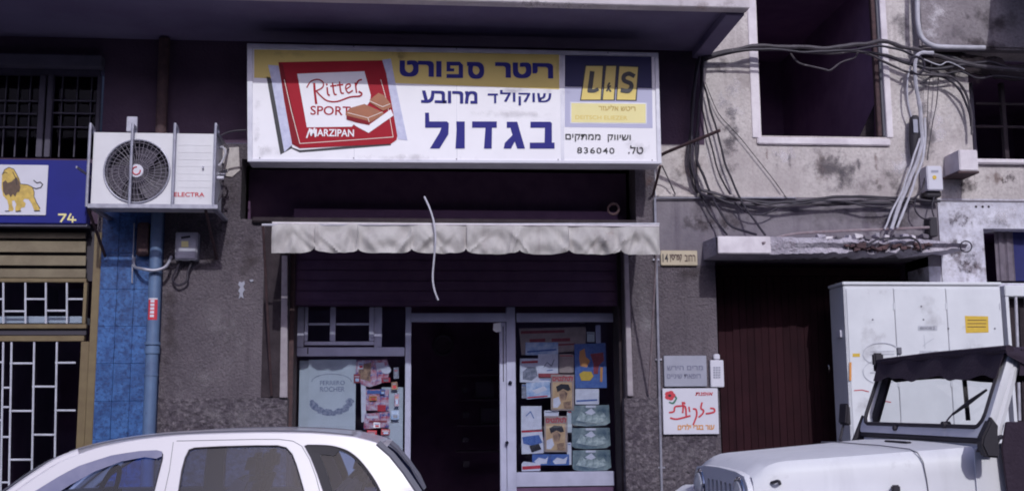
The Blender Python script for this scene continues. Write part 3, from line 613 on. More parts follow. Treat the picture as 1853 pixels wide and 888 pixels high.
# chocolate bar picture
cb = flat('wrapper', z2([(262,188),(500,183),(930,176),(955,260),(1027,660),(1022,686),(985,712),(400,740),(350,712),(300,440)]), YS-.0045, 'sign_red', ms)
flat('wrapper_shadow', z2([(185,280),(212,288),(352,735),(400,752),(985,705),(985,722),(400,768),(345,742),(275,782)]), YS-.0015, 'ink', cb)
flat('wrapper_end', z2([(195,205),(262,210),(268,240),(356,712),(300,765),(215,290)]), YS-.003, 'sign_silver', cb)
flat('wrapper_end', z2([(930,172),(985,165),(1008,290),(1092,690),(1030,682),(990,440)]), YS-.003, 'sign_silver', cb)
flat('wrapper_flank', z2([(262,188),(290,200),(400,712),(400,740),(350,712)]), YS-.006, 'sign_red_dark', cb)
flat('wrapper_label', z2([(383,262),(815,246),(856,400),(850,440),(735,602),(445,606)]), YS-.0062, 'sign_white', cb)
mk('wrapper_line', strip(z2([(300,300),(345,500),(400,710)]), 1.0, YS-.0075), 'cream_print', cb, smooth=False)
mk('wrapper_line', strip(z2([(400,710),(700,690),(1000,668)]), 1.0, YS-.0075), 'cream_print', cb, smooth=False)
mk('wrapper_line', strip(z2([(920,300),(960,440),(1000,668)]), .9, YS-.0075), 'cream_print', cb, smooth=False)
flat('chocolate_filling', z2([(680,535),(700,548),(845,590),(985,490),(1002,530),(842,642),(760,598)]), YS-.009, 'sign_white', cb)
flat('chocolate_piece', z2([(695,512),(722,482),(815,456),(940,512),(930,530),(848,575),(700,542)]), YS-.0105, 'choc', cb)
flat('chocolate_piece', z2([(848,430),(905,385),(940,400),(985,455),(988,478),(935,500),(850,446)]), YS-.0105, 'choc', cb)
flat('chocolate_shade', z2([(700,530),(840,565),(848,592),(760,575),(700,555)]), YS-.012, 'sign_red_dark', cb)
mk('chocolate_line', strip(z2([(708,512),(838,545),(930,508)]), .9, YS-.0122), 'cream_print', cb, smooth=False)
mk('chocolate_line', strip(z2([(838,545),(845,570)]), .9, YS-.0135), 'cream_print', cb, smooth=False)
mk('chocolate_line', strip(z2([(850,437),(932,474),(980,455)]), .9, YS-.0122), 'cream_print', cb, smooth=False)
# brush-script lettering drawn stroke by stroke
def strokes(nm, lines, w, Y, m, par, f=z2):
    mb = MB()
    for k, q in enumerate(lines):
        s_ = strip([(p.x, p.y) for p in smoothpts([(*v, 0) for v in f(q)], 4)], w if not isinstance(w, list) else w[k], Y-.0002*k); mb.add(s_.v, s_.f)
    return mk(nm, mb, m, par, smooth=False)
YT = YS-.008
strokes('lettering', [[(492,325),(496,380),(505,452)], [(445,350),(470,312),(515,298),(550,318),(545,350),(505,372)], [(505,372),(530,400),(575,435),(640,440),(720,412),(785,405),(798,388),(780,376)]], [4.2,2.2,2.6], YT, 'sign_red', ms)
strokes('lettering', [[(575,352),(580,392),(590,400)], [(572,328),(574,334)]], 3, YT, 'sign_red', ms)
strokes('lettering', [[(610,322),(620,388),(634,396)], [(598,342),(632,338)]], 2.8, YT, 'sign_red', ms)
strokes('lettering', [[(655,315),(664,380),(680,388)], [(640,336),(676,332)]], 2.8, YT, 'sign_red', ms)
strokes('lettering', [[(696,362),(724,342),(718,328),(698,336),(696,362),(712,384),(738,370)]], 2.4, YT, 'sign_red', ms)
strokes('lettering', [[(756,322),(764,382)], [(760,338),(776,308),(796,300)]], 2.8, YT, 'sign_red', ms)
text('lettering', 'SPORT', z2([(468,470)])[0]+z2([(726,528)])[0], YT, 'sign_red', ms, .02)
text('lettering', 'MARZIPAN', z2([(470,618)])[0]+z2([(748,664)])[0], YT, 'sign_white', ms, .035)
strokes('lettering', [[(444,672),(464,615)], [(464,615),(472,655)], [(472,655),(494,612)], [(494,612),(500,666)]], 2.6, YT-.001, 'sign_white', ms)
# Hebrew lines
YT = YS-.004
text('lettering', 'ריטר', (896, 113.5, 1001, 142), YT, 'sign_navy', ms, .045, 0, True)
text('lettering', 'ס', (845, 112.5, 876, 143), YT, 'sign_navy', ms, .045, 0, True)
flat('letter', [(808,112),(832,112),(838,118),(838,141.5),(808,141.5),(808,134.5),(830,134.5),(830,119),(815,119),(815,124),(822,124),(822,129.5),(808,129.5)], YT, 'sign_navy', ms)
text('lettering', 'ורט', (723, 110, 799, 139.5), YT, 'sign_navy', ms, .045, 0, True)
text('lettering', 'שוקול', (905, 164, 998, 191), YT, 'sign_navy', ms, .012, 0, True)
flat('letter', [(882.5,169.5),(901,169.5),(901,173),(898,173),(898,187),(894,187),(894,173),(882.5,173)], YT, 'sign_navy', ms)
text('lettering', 'מרובע', (762, 164.5, 864, 187), YT, 'sign_navy', ms, .03, 0, True)
for nm, q in (('b', z3([(497,570),(625,570),(635,580),(635,704),(652,704),(652,742),(493,742),(493,704),(588,704),(590,608),(497,608)])),
              ('g', z3([(345,570),(412,570),(462,742),(412,742),(396,696),(372,742),(325,742),(332,706),(382,655),(368,608),(345,608)])),
              ('d', z3([(122,568),(281,568),(281,608),(250,608),(248,742),(198,742),(208,608),(122,608)])),
              ('v', z3([(20,568),(75,568),(75,742),(15,742),(22,620)])),
              ('l', z2([(1205,512),(1230,512),(1233,568),(1345,568),(1358,580),(1355,650),(1298,742),(1236,742),(1298,640),(1310,608),(1205,608)]))):
    flat('letter', q, YT, 'sign_navy', ms)
# right hand panel
flat('dark_panel', [(1022,100),(1179,103),(1180,160),(1022,157)], YS-.0015, 'sign_slate', face)
flat('lavender_panel', [(1022,157.5),(1180,160.5),(1181,232),(1022,230)], YS-.0015, 'sign_lavender', face)
for q in ([(855,213),(962,213),(947,428),(823,428)], [(985,213),(1047,213),(1032,428),(963,428)], [(1070,215),(1188,220),(1172,430),(1053,428)]):
    c = Vector((sum(p[0] for p in q)/4, sum(p[1] for p in q)/4)); big = [tuple(c+(Vector(p)-c)*1.0+Vector((8 if p[0] > c.x else -8, 7 if p[1] > c.y else -7))) for p in q]
    flat('tile_outline', z3(big), YS-.003, 'ink', face); flat('yellow_tile', z3(q), YS-.0045, 'sign_yellow', face)
YT2 = YS-.006
strokes('letter', [[(893,255),(885,320),(878,368)], [(872,372),(905,372),(928,362)]], [8.5, 6.5], YT2, 'ink', ms, z3)
strokes('letter', [[(1160,275),(1130,262),(1100,275),(1100,305),(1140,325),(1145,350),(1125,372),(1085,368)]], 7.5, YT2, 'ink', ms, z3)
strokes('letter', [[(1005,322),(995,345),(1012,375)], [(988,372),(1000,352),(1010,340)]], 3.2, YT2, 'ink', ms, z3)
bx_ = z3([(760,450),(1238,456),(1238,578),(760,574)])
flat('box_outline', [(x+(2 if x > 1090 else -2), y+(2 if y > 205 else -2)) for x, y in bx_], YS-.003, 'sign_frame', face); flat('yellow_box', bx_, YS-.0045, 'sign_pale_yellow', face)
text('lettering', 'ריטש אליעזר', z3([(935,464)])[0]+z3([(1172,500)])[0], YT2, 'gold', ms, .02, 0, True)
text('lettering', 'DEITSCH ELIEZER', z3([(785,530)])[0]+z3([(1120,556)])[0], YT2, 'sign_yellow', ms, .02)
text('lettering', 'ושיווק  ממתקים', z3([(722,650)])[0]+z3([(1142,698)])[0], YT2, 'ink', ms, .012, 0, True)
text('lettering', '836040', z3([(797,735)])[0]+z3([(1037,773)])[0], YT2, 'ink', ms, .01, spacing=1.15)
text('lettering', 'טל.', z3([(1125,722)])[0]+z3([(1222,775)])[0], YT2, 'ink', ms, .012, 0, True)
for x in (500, 760, 1020, 1160): mk('bracket', MB().box(X(x, 200, 9.7)-.02, X(x, 200, 9.7)+.02, YS+.24, FY+.02, sz0+.3, sz0+.34), 'rust', ms)
mk('bracket_stay', MB().tube([P(1195, 300, YS+.2), P(1182, 352, FY-.01)], .012), 'rust', ms)

# ---------------------------------------------------------------- awning
AY = 9.15
aw = thing('awning', 'dirty pale canvas awning with a scalloped valance over the shop', 'awning', P(842, 405, AY))
ax0, ax1 = P(492, 430, AY).x, P(1193, 430, AY).x
az = P(842, 404, AY).z
sc_px = [492, 570, 648, 745, 843, 940, 1028, 1122, 1194]; sc_x = [P(p, 450, AY).x for p in sc_px]
zb = P(842, 459.5, AY).z; zs_ = P(842, 449, AY).z
N = 280; rows = []
folds = [(random.uniform(ax0, ax1), random.uniform(.014, .05), random.uniform(.008, .03), random.choice((-1, 1))*random.uniform(.05, .30)) for _ in range(75)]
for j in range(15):
    t = j/14; row = []
    for i in range(N+1):
        x = ax0+(ax1-ax0)*i/N
        k = max([q for q in range(8) if x >= sc_x[q]-1e-6] or [0]); u = min(1, max(0, (x-sc_x[k])/(sc_x[k+1]-sc_x[k])))
        drop = min(1, (4*u*(1-u))**.30*1.02) if k not in (0, 7) else ((1-u**9) if k == 0 else min(1, (u*6)**.7))
        zlo = zs_+(zb-zs_)*drop
        zz = az+(zlo-az)*t
        y = AY
        for fx, fww, fa, fs in folds: y -= fa*min(1, t*1.8)*.8*math.exp(-((x-fx-fs*t)/fww)**2)
        sw = 4*u*(1-u)                                # hanging swags in each scallop
        y -= .022*math.sin(t*math.pi*1.0)*math.sin(math.pi*2.1*sw*(t+.2)+k*1.7)+.02*noise.noise(Vector((x*5, t*2.4, k*.2)))*t
        row.append((x, y, zz))
    rows.append(row)
mk('valance', MB().grid(rows), 'canvas', aw, solid=.003)
rows2 = []
zback = P(842, 397, FY).z-.04
for j in range(6):
    t = j/5; rows2.append([(ax0+(ax1-ax0)*i/24, AY+.012+(FY-.02-AY)*t, az+.002+(zback-az)*t-.04*math.sin(math.pi*t)*(1+.3*math.sin(i*1.9))) for i in range(25)])
mk('canopy', MB().grid(rows2), 'canvas', aw, solid=.003)
mk('front_bar', MB().tube([P(474, 407, AY), (ax1+.004, AY+.005, az+.006)], .011, 8), 'cable_white', aw)
mk('binding', MB().tube([(ax0+(ax1-ax0)*i/40, AY-.006, az-.012) for i in range(41)], .007, 6), 'white_trim', aw)
ex = P(476, 408, AY)
mk('side_arm', MB().tube([ex, (ex.x-.0, FY-.03, P(478, 715, FY).z)], .011, 8), 'rust', aw)
ex2 = Vector((ax1-.01, AY+.005, az))
mk('side_arm', MB().tube([ex2, (P(1174, 712, FY-.03).x, FY-.035, P(1174, 712, FY-.03).z)], .010, 8), 'rusty_pale', aw)
b1 = MB(); q = [P(*p, FY-.045) for p in ((510,462),(520,462),(520,719),(506,719))]; b1.prism([(p.x, p.z) for p in q], FY-.045, FY-.009)
tag(mk('batten', b1, 'old_wood', bevel=.004), 'pale painted batten on the wall left of the shop opening', 'batten', 'battens beside the shop opening')
b1 = MB(); q = [P(*p, FY-.045) for p in ((1129,458),(1137,458),(1146,716),(1136,716))]; b1.prism([(p.x, p.z) for p in q], FY-.045, FY-.001)
tag(mk('batten', b1, 'old_wood', bevel=.004), 'pale painted batten on the wall right of the shop opening', 'batten', 'battens beside the shop opening')
tag(mk('hanging_cord', MB().tube(smoothpts([P(768,356,9.2),P(778,378,9.12),P(785,402,9.07),P(788,430,9.04),P(786,462,9.05),P(783,500,9.06),P(786,524,9.06),P(793,543,9.06)]), .008, 6), 'cable_white'), 'whitish cord hanging over the front of the awning', 'cord')
ho_ = thing('wall_hook', 'rusty iron ring hook just above the right end of the awning', 'hook', P(1110, 385, FY-.02))
mk('hook_ring', MB().ring(P(1110, 378, FY-.06), (.3, 1, 0), .05, .011, 20), 'rust', ho_); mk('hook_stem', MB().tube([P(1110, 370, FY-.06), P(1110, 368, FY+.1)], .012), 'rust', ho_)

# ---------------------------------------------------------------- blue tiled pilaster, pipe, boxes
pi = thing('tiled_pilaster', 'blue mottled tile pilaster left of the drainpipe', 'pilaster', (X(218, 700), FY, GZ))
PX0, PX1 = X(173.5, 700), X(268, 700); pz1 = Z(384, 220)
mk('core', MB().box(PX0, PX1+.09, FY-.02, FY+.02, GZ, pz1), 'tile_joint', pi, smooth=False)
tw = (PX1-PX0)/3; th_ = .325; zt = Z(458, 220); zlist = [zt+th_*k for k in range(-10, 3)]
for i in range(3):
    for z0 in zlist:
        a, b = max(z0, GZ), min(z0+th_, pz1)
        if b-a < .03: continue
        d = random.uniform(0, .0035)
        mk('tile', MB().box(PX0+i*tw+.001, PX0+(i+1)*tw-.001, FY-.030-d, FY-.0195, a+.001, b-.001), 'blue_tile', pi, bevel=.0015, seg=1)
dp = thing('drainpipe', 'blue grey drainpipe running down between blue tiles and roughcast', 'pipe', (X(274, 700), FY-.09, GZ))
PY = FY-.09; pxt = P(285, 380, PY); pxb = P(270.5, 780, PY); dxz = 0
xa = (pxt.x+pxb.x)/2
mk('pipe', MB().cyl((xa, PY, GZ), (0, 0, 1), .055, P(277,372,PY).z-GZ, 20), 'blue_pipe', dp)
mk('pipe', MB().cyl((xa, PY, P(277,372,PY).z), (0, 0, 1), .050, bz+.03-P(277,372,PY).z, 20), 'rust', dp)
for y0, y1, r in ((618, 624, .068), (626, 640, .064), (676, 680, .060)): mk('collar', MB().cyl((xa, PY, P(277, y1, PY).z), (0, 0, 1), r, P(277, y0, PY).z-P(277, y1, PY).z, 20), 'blue_pipe', dp, bevel=.003)
zc0, zc1 = P(277, 579, PY).z, P(277, 540, PY).z
arc = [(xa+.0565*math.sin(a), PY-.0565*math.cos(a)) for a in [(-.75+1.5*k/8) for k in range(9)]]
mk('sticker', MB().grid([[(x, y, z) for x, y in arc] for z in (zc0, zc1)]), 'red', dp, recalc=False)
arc2 = [(xa+.058*math.sin(a), PY-.058*math.cos(a)) for a in [(-.35+.6*k/8) for k in range(9)]]
for k in range(5):
    zz = zc0+(zc1-zc0)*(.12+.17*k); mk('sticker_print', MB().grid([[(x, y, z) for x, y in arc2] for z in (zz, zz+.022)]), 'plaque_white', dp, recalc=False)
mk('sticker_edge', MB().grid([[(x, y, z) for x, y in arc] for z in (zc1-.012, zc1)]).__class__().grid([[(x*1+.0, y-.0008, z) for x, y in arc] for z in (zc1-.012, zc1)]), 'plaque_white', dp, recalc=False)
tag(mk('drain_hose', MB().tube(smoothpts([P(243,465,FY-.05),P(243,482,FY-.06),P(256,486,FY-.17),P(280,489,FY-.18),P(300,482,FY-.15),P(310,464,FY-.08)]), .014, 8), 'galv'), 'grey hose looping around the blue drainpipe below the air conditioner', 'hose')
tag(mk('drain_tube', MB().tube(smoothpts([P(243,404,FY-.05),P(242,440,FY-.05),P(240,470,FY-.05),P(239,512,FY-.05)]), .007, 6), 'galv'), 'thin pale tube running down the blue tiles', 'tube')
tag(mk('junction_box', MB().pbox(247, 402, 268, 462, FY-.12, .09), 'rust', bevel=.01), 'dark rusty junction box beside the drainpipe under the air conditioner', 'box')
eb = thing('switch_box', 'grey electric switch box with yellow sticker under the air conditioner', 'switch box', P(336, 470, FY-.1))
mk('case', MB().pbox(317, 420, 357, 470, FY-.12, .119), 'galv', eb, bevel=.006)
mk('lid', MB().pbox(319, 422, 355, 468, FY-.128, .0075), 'galv', eb, bevel=.004)
flat('yellow_sticker', R(328, 436, 341, 447), FY-.130, 'sign_pale_yellow', eb)
mk('sticker_print', strip([(329,430),(343,428)], 4, FY-.1305), 'ink', eb, smooth=False)
for x in (326, 347): mk('gland', MB().cyl(P(x, 470, FY-.06), (0, 0, -1), .016, .03, 12), 'rubber', eb)
for k, q in enumerate(([(326,474),(318,490),(312,504),(322,516),(338,508),(340,492),(347,474)], [(323,420),(320,404),(325,385),(334,374)])):
    tag(mk('power_cable', MB().tube(smoothpts([P(*v, FY-.06-.01*k) for v in q]), .010-.003*k, 6), 'cable_black' if k == 0 else 'cable_grey'), ('black cable looped under the grey switch box', 'thin grey cable from the air conditioner to the switch box')[k], 'cable')
ps = MB()
tag(mk('paper_scrap', polyb([(433,509),(437,511),(442,508),(443,514),(440,518),(443,524),(439,530),(441,540),(436,536),(432,541),(434,530),(431,526),(435,519),(431,515)], FY-.012, .004), 'stone_plaque'), 'torn white paper scrap glued on the roughcast wall', 'paper')
tag(mk('plaster_patch', polyb([(451,506),(457,505),(459,508),(454,510)], FY-.012, .004), 'stone_plaque'), 'tiny white patch right of the torn paper scrap', 'patch')

# ---------------------------------------------------------------- air conditioner in its cage
YA = 9.42
ac = thing('air_conditioner', 'white wall mounted air conditioner with round fan grille inside a cage', 'air conditioner', P(275, 372, YA))
ax_0, ax_1, az_0, az_1 = PXp(167, 241, 388, 370, YA)
fc = P(248, 310, YA); FR = (P(308, 310, YA).x-P(189, 310, YA).x)/2
# front with a round opening
ocirc = []; NN = 48
mbf = MB(); inner = [(fc.x+FR*math.cos(2*math.pi*k/NN), fc.z+FR*math.sin(2*math.pi*k/NN)) for k in range(NN)]
def sq_pt(a):
    c, s = math.cos(a), math.sin(a); tx = ((ax_1-fc.x) if c > 0 else (fc.x-ax_0))/max(abs(c), 1e-9); tz = ((az_1-fc.z) if s > 0 else (fc.z-az_0))/max(abs(s), 1e-9)
    t = min(tx, tz); return (fc.x+c*t, fc.z+s*t)
angs = sorted([2*math.pi*k/NN for k in range(NN)]+[math.atan2(z-fc.z, x-fc.x) % (2*math.pi) for x in (ax_0, ax_1) for z in (az_0, az_1)])
ins = [(fc.x+FR*math.cos(a), fc.z+FR*math.sin(a)) for a in angs]; ous = [sq_pt(a) for a in angs]; n_ = len(angs)
mbf.add([(x, YA, z) for x, z in ins]+[(x, YA, z) for x, z in ous]+[(x, YA+.12, z) for x, z in ins]+[(x, YA+.36, z) for x, z in ous],
        [(i, i+n_, (i+1)%n_+n_, (i+1)%n_) for i in range(n_)]+[(i, (i+1)%n_, (i+1)%n_+2*n_, i+2*n_) for i in range(n_)]+[(i+n_, i+3*n_, (i+1)%n_+3*n_, (i+1)%n_+n_) for i in range(n_)])
cs = mk('casing', mbf, 'ac_white', ac, recalc=True)
mk('back_panel', MB().box(ax_0, ax_1, YA+.361, YA+.38, az_0, az_1), 'ac_white', ac)
mk('fan_well', MB().cyl((fc.x, YA+.121, fc.z), (0, 1, 0), FR*1.02, .01, 48), 'ac_dark', ac)
for k in range(3):
    bl = MB(); rws = []
    for i in range(7):
        r = FR*(.15+.78*i/6); a0 = k*2.094+.3+.10*i
        rws.append([(fc.x+r*math.cos(a0+w), YA+.075+.035*(w/1.1-.5), fc.z+r*math.sin(a0+w)) for w in [1.1*j/6 for j in range(7)]])
    mk('fan_blade', bl.grid(rws), 'fan_blade', ac, solid=.003)
gd = mk('fan_guard', MB().ring((fc.x, YA-.006, fc.z), (0, 1, 0), FR*1.0, .008, 48), 'galv', ac)
for k in range(40):
    a = 2*math.pi*k/40; mk('guard_wire', MB().tube([(fc.x+FR*.16*math.cos(a), YA-.012, fc.z+FR*.16*math.sin(a)), (fc.x+FR*.6*math.cos(a+.06), YA-.016, fc.z+FR*.6*math.sin(a+.06)), (fc.x+FR*math.cos(a+.12), YA-.006, fc.z+FR*math.sin(a+.12))], .0028, 5), 'fan_wire', gd)
for rr in (.35, .55, .75, .9): mk('guard_ring', MB().ring((fc.x, YA-.014, fc.z), (0, 1, 0), FR*rr, .0025, 40, 5), 'fan_wire', gd)
mk('hub_badge', MB().cyl((fc.x, YA-.012, fc.z), (0, -1, 0), FR*.21, .012, 28), 'plaque_white', ac, bevel=.003)
mk('badge_ring', MB().ring((fc.x, YA-.026, fc.z), (0, 1, 0), FR*.12, .006, 20, 6, .6, 5.6), 'red', ac)
for k, y in enumerate((262, 275, 288, 300, 314, 326, 338)):
    mk('casing_slot', MB().pbox(322, y, 382, y+1.2, YA-.002, .003), 'ac_white', ac)
text('lettering', 'ELECTRA', (315, 348, 370, 356), YA-.003, 'red', ac, .03)
mk('casing_seam', MB().pbox(312.5, 243, 313.5, 369, YA-.002, .003), 'trim_grey', ac)
for k in range(3): mk('valve', MB().cyl((ax_1+.001, YA+.12+.09*k, az_0+.26+.05*k), (1, .0, 0), .016, .06, 12), 'chrome' if k else 'plaque_white', ac)
cg = thing('metal_cage', 'galvanised bar cage and tray holding the air conditioner', 'bracket', P(275, 378, YA))
CYY = YA-.06
mk('tray_rail', MB().pbox(158, 369, 394, 377, CYY-.01, .05), 'galv', cg, bevel=.004)
mk('tray_rail', MB().box(P(158, 372, CYY).x, P(158, 372, CYY).x+.04, CYY+.042, FY, P(270, 377, CYY).z, P(270, 371, CYY).z), 'galv', cg, bevel=.003)
mk('tray_rail', MB().box(P(390, 372, CYY).x-.04, P(390, 372, CYY).x, CYY+.042, FY, P(270, 377, CYY).z, P(270, 371, CYY).z), 'galv', cg, bevel=.003)
for px in (160, 237, 314, 388):
    tz = P(px, 226, CYY).z; xx = P(px, 300, CYY).x
    mk('cage_bar', MB().tube(smoothpts([(xx, CYY, P(px, 374, CYY).z), (xx, CYY, tz-.05), (xx+.003, CYY+.01, tz-.01), (xx+.004, CYY+.04, tz), (xx+.004, CYY+.09, tz-.02), (xx+.004, CYY+.15, tz-.06), (xx+.004, FY, tz-.06)], 5), .0125, 8), 'galv', cg)
for px in (166, 384): mk('stay', MB().box(P(px, 300, YA+.4).x-.006, P(px, 300, YA+.4).x+.006, YA-.03, FY, P(px, 306, YA).z, P(px, 302, YA).z), 'galv', cg)
for px in (172, 380):
    xx = P(px, 380, 9.6).x; mk('brace', MB().tube([(xx, CYY+.05, az_0-.05), (xx, FY, az_0-.38)], .014, 6), 'rust', cg)
tag(mk('bracket_plate', MB().pbox(229, 211, 248, 238, YA+.03, .03), 'galv', bevel=.003), 'small square metal plate on top of the air conditioner', 'plate')
for k, q in enumerate(([(392,270),(402,266),(408,276),(402,292),(396,300)], [(390,258),(400,246),(420,238),(446,236)], [(394,290),(404,300),(398,318),(402,345),(392,368)])):
    tag(mk('pipe_tail', MB().tube(smoothpts([P(*v, 9.6+.02*k) for v in q]), .010, 6), ('cable_white', 'cable_black', 'cable_grey')[k]), ('white pipe tail curling at the right side of the air conditioner', 'black wire from the air conditioner towards the shop sign', 'grey drain tail dropping along the right side of the cage')[k], 'pipe')
tag(mk('sunlit_patch', polyb([(398,268),(432,266),(434,308),(420,320),(404,318),(400,300)], FY-.012, .014), 'plaster'), 'tan patch painted for the sunlit bit of wall right of the air conditioner', 'patch')  # pale colour stands in for sun on this bit of wall

for x0, y0, x1, y1, m_ in ((300,380,440,500,'film_dark'), (290,440,330,720,'film_dark'), (340,520,460,700,'film_wall'), (420,400,480,540,'film_dark'), (400,300,440,400,'film_dark'), (330,640,420,720,'film_wall'),  # dark films around the air conditioner paint its shadow onto the wall
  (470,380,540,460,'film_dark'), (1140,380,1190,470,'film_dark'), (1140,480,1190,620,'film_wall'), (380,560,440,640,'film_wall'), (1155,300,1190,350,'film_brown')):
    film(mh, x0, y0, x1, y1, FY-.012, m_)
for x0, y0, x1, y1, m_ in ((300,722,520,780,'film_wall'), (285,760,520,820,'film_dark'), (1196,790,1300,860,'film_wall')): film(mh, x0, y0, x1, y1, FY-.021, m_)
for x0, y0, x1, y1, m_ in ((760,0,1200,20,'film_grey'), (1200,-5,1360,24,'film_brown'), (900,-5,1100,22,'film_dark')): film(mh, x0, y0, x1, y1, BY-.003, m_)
# dirt, joints and screws on the shop sign
for x in (640, 826): mk('sheet_joint', strip([(x, 90), (x+1, 290)], .7, YS-.0012), 'sign_frame', ms, smooth=False)
for x0, y0, x1, y1, m_ in ((700,84,740,112,'film_brown'), (1000,92,1030,150,'film_faint'), (455,84,560,110,'film_faint'), (448,250,520,294,'film_faint'), (1120,240,1192,292,'film_faint'), (820,196,1010,215,'film_faint'), (560,276,900,294,'film_faint'), (455,160,480,290,'film_faint')):
    film(ms, x0, y0, x1, y1, YS-.016, m_)
for x, y in ((470,286),(640,286),(826,288),(1010,289),(1180,290),(640,84.5),(826,89),(1100,96)): mk('screw', MB().cyl(P(x, y, YS-.015), (0, -1, 0), .006, .003, 8), 'trim_grey', ms)

# ---------------------------------------------------------------- right house
rh = thing('corner_house', 'pale peeling house on the right with a large dark upper window', 'building', (X(1500), 10.3, GZ))
XR1 = 9.5
ZB = Z(357, 1450)
wbig = (X(1373, 120), X(1604, 120), Z(247, 1490), Z(-60, 1490))
wfar = (X(1756, 200), XR1-2.2, Z(291, 1800), Z(92, 1800))
door = (X(1298, 600), X(1681, 490), GZ, Z(463, 1450))
wlow = (X(1781, 460), X(1990, 460), Z(512, 1810), Z(414, 1810))
XU = X(1272, 180)
mk('upper_wall', wall(XU, XR1, ZB, TOP, [wbig, wfar], FY, .32), 'plaster', rh, smooth=False)
mk('upper_wall', wall(XM1+.001, XU, ZB, Z(262, 1230), [], FY, .3), 'plaster', rh, smooth=False)
xs1 = X(1700, 440)
mk('lower_wall', wall(XM1, xs1, Z(480, 1240), ZB-.001, [(door[0], door[1]+0, GZ, door[3])], FY+.001, .45), 'grey_plaster', rh, smooth=False)
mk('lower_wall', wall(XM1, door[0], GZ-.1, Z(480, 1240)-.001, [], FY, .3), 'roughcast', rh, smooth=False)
mk('lower_wall', wall(door[1], xs1, GZ-.1, Z(480, 1240)-.001, [], FY, .3), 'peeling', rh, smooth=False)
mk('lower_wall', wall(xs1+.0005, XR1, GZ-.1, ZB-.001, [wlow], FY-.012, .3), 'peeling', rh, smooth=False)
mk('door_reveal', MB().box(door[0]-.12, door[0], FY+.002, FY+.5, GZ, door[3]), 'roughcast', rh, smooth=False)
mk('door_reveal', MB().box(door[1], door[1]+.12, FY+.002, FY+.5, GZ, door[3]), 'peeling', rh, smooth=False)
mk('entrance_room', room(door[0], door[1], FY+.451, FY+2.4, GZ, door[3]), 'deep_room', rh, smooth=False)
mk('upper_room', room(wbig[0], wbig[1], FY+.321, FY+3, wbig[2]-.7, wbig[3]), 'deep_room', rh, smooth=False)
mk('upper_room', room(wfar[0], wfar[1], FY+.321, FY+2.6, wfar[2]-.4, wfar[3]), 'deep_room', rh, smooth=False)
mk('lower_room', room(wlow[0], wlow[1], FY+.29, FY+1, wlow[2], wlow[3]), 'dark_room', rh, smooth=False)
mk('string_course', MB().box(XM1+.02, X(1440, 357), FY-.03, FY+.01, ZB-.012, ZB+.012), 'plaster', rh, bevel=.004)
mk('string_course', MB().box(X(1640, 362), XR1, FY-.02, FY+.0, Z(364, 1750)-.006, Z(364, 1750)+.006), 'grey_plaster', rh)
bw = mk('window', MB().pbox(1356, -60, 1371.5, 249, FY-.015, .09), 'white_trim', rh, bevel=.005)
mk('window_sill', MB().pbox(1371, 249.5, 1612, 262, FY-.03, .20), 'white_trim', bw, bevel=.008)
mk('window_trim', MB().pbox(1597, -60, 1608, 249, FY-.012, .09), 'white_trim', bw, bevel=.005)
mk('window_casing', MB().pbox(1581, -60, 1590, 247, FY+.06, .06), 'rust', bw, bevel=.005)
mk('window_casing', MB().pbox(1590.5, -60, 1596.5, 247, FY+.03, .08), 'trim_grey', bw, bevel=.005)
mk('leaning_board', polyb([(1556,247),(1582,190),(1582,247)], FY+.30, .01), 'grime', bw)
fw_ = mk('window', MB().pbox(1758, 150, 1765, 290, FY+.14, .05), 'win_grey', rh, bevel=.004)
for y in (187, 228): mk('window_bar', MB().pbox(1766, y, 1990, y+4, FY+.15, .03), 'grime', fw_)
for x in (1815, 1872): mk('mullion', MB().pbox(x, 150, x+7, 290, FY+.14, .05), 'grime', fw_)
mk('window_sill', MB().pbox(1757, 288, 1990, 297, FY-.05, .3), 'white_trim', fw_, bevel=.01)
lw = mk('curtain', MB().grid([[P(1798+(1832-1798)*i/12+(6*j/5), 416+(508-416)*j/5, FY+.16+.012*math.sin(i*1.3)) for i in range(13)] for j in range(6)]), 'curtain_grey', rh, solid=.003)
mk('curtain', MB().grid([[P(1832+(1990-1832)*i/12, 416+(508-416)*j/5, FY+.17+.012*math.sin(i*1.7)) for i in range(13)] for j in range(6)]), 'curtain_blue', rh, solid=.003)
# projecting balcony front on the right, and a second one above the frame that shades it
bal = mk('balcony_front', MB().box(X(1660, 40, FY-.1), XR1, FY-.14, FY-.002, Z(88, 1760, FY-.14), TOP), 'grey_balcony', rh, bevel=.02)
mk('upper_balcony', MB().box(X(1790, 0), XR1, FY-2.3, FY-.142, Z(-30, 1760), Z(-30, 1760)+.25), 'plaster_edge', rh, bevel=.01)
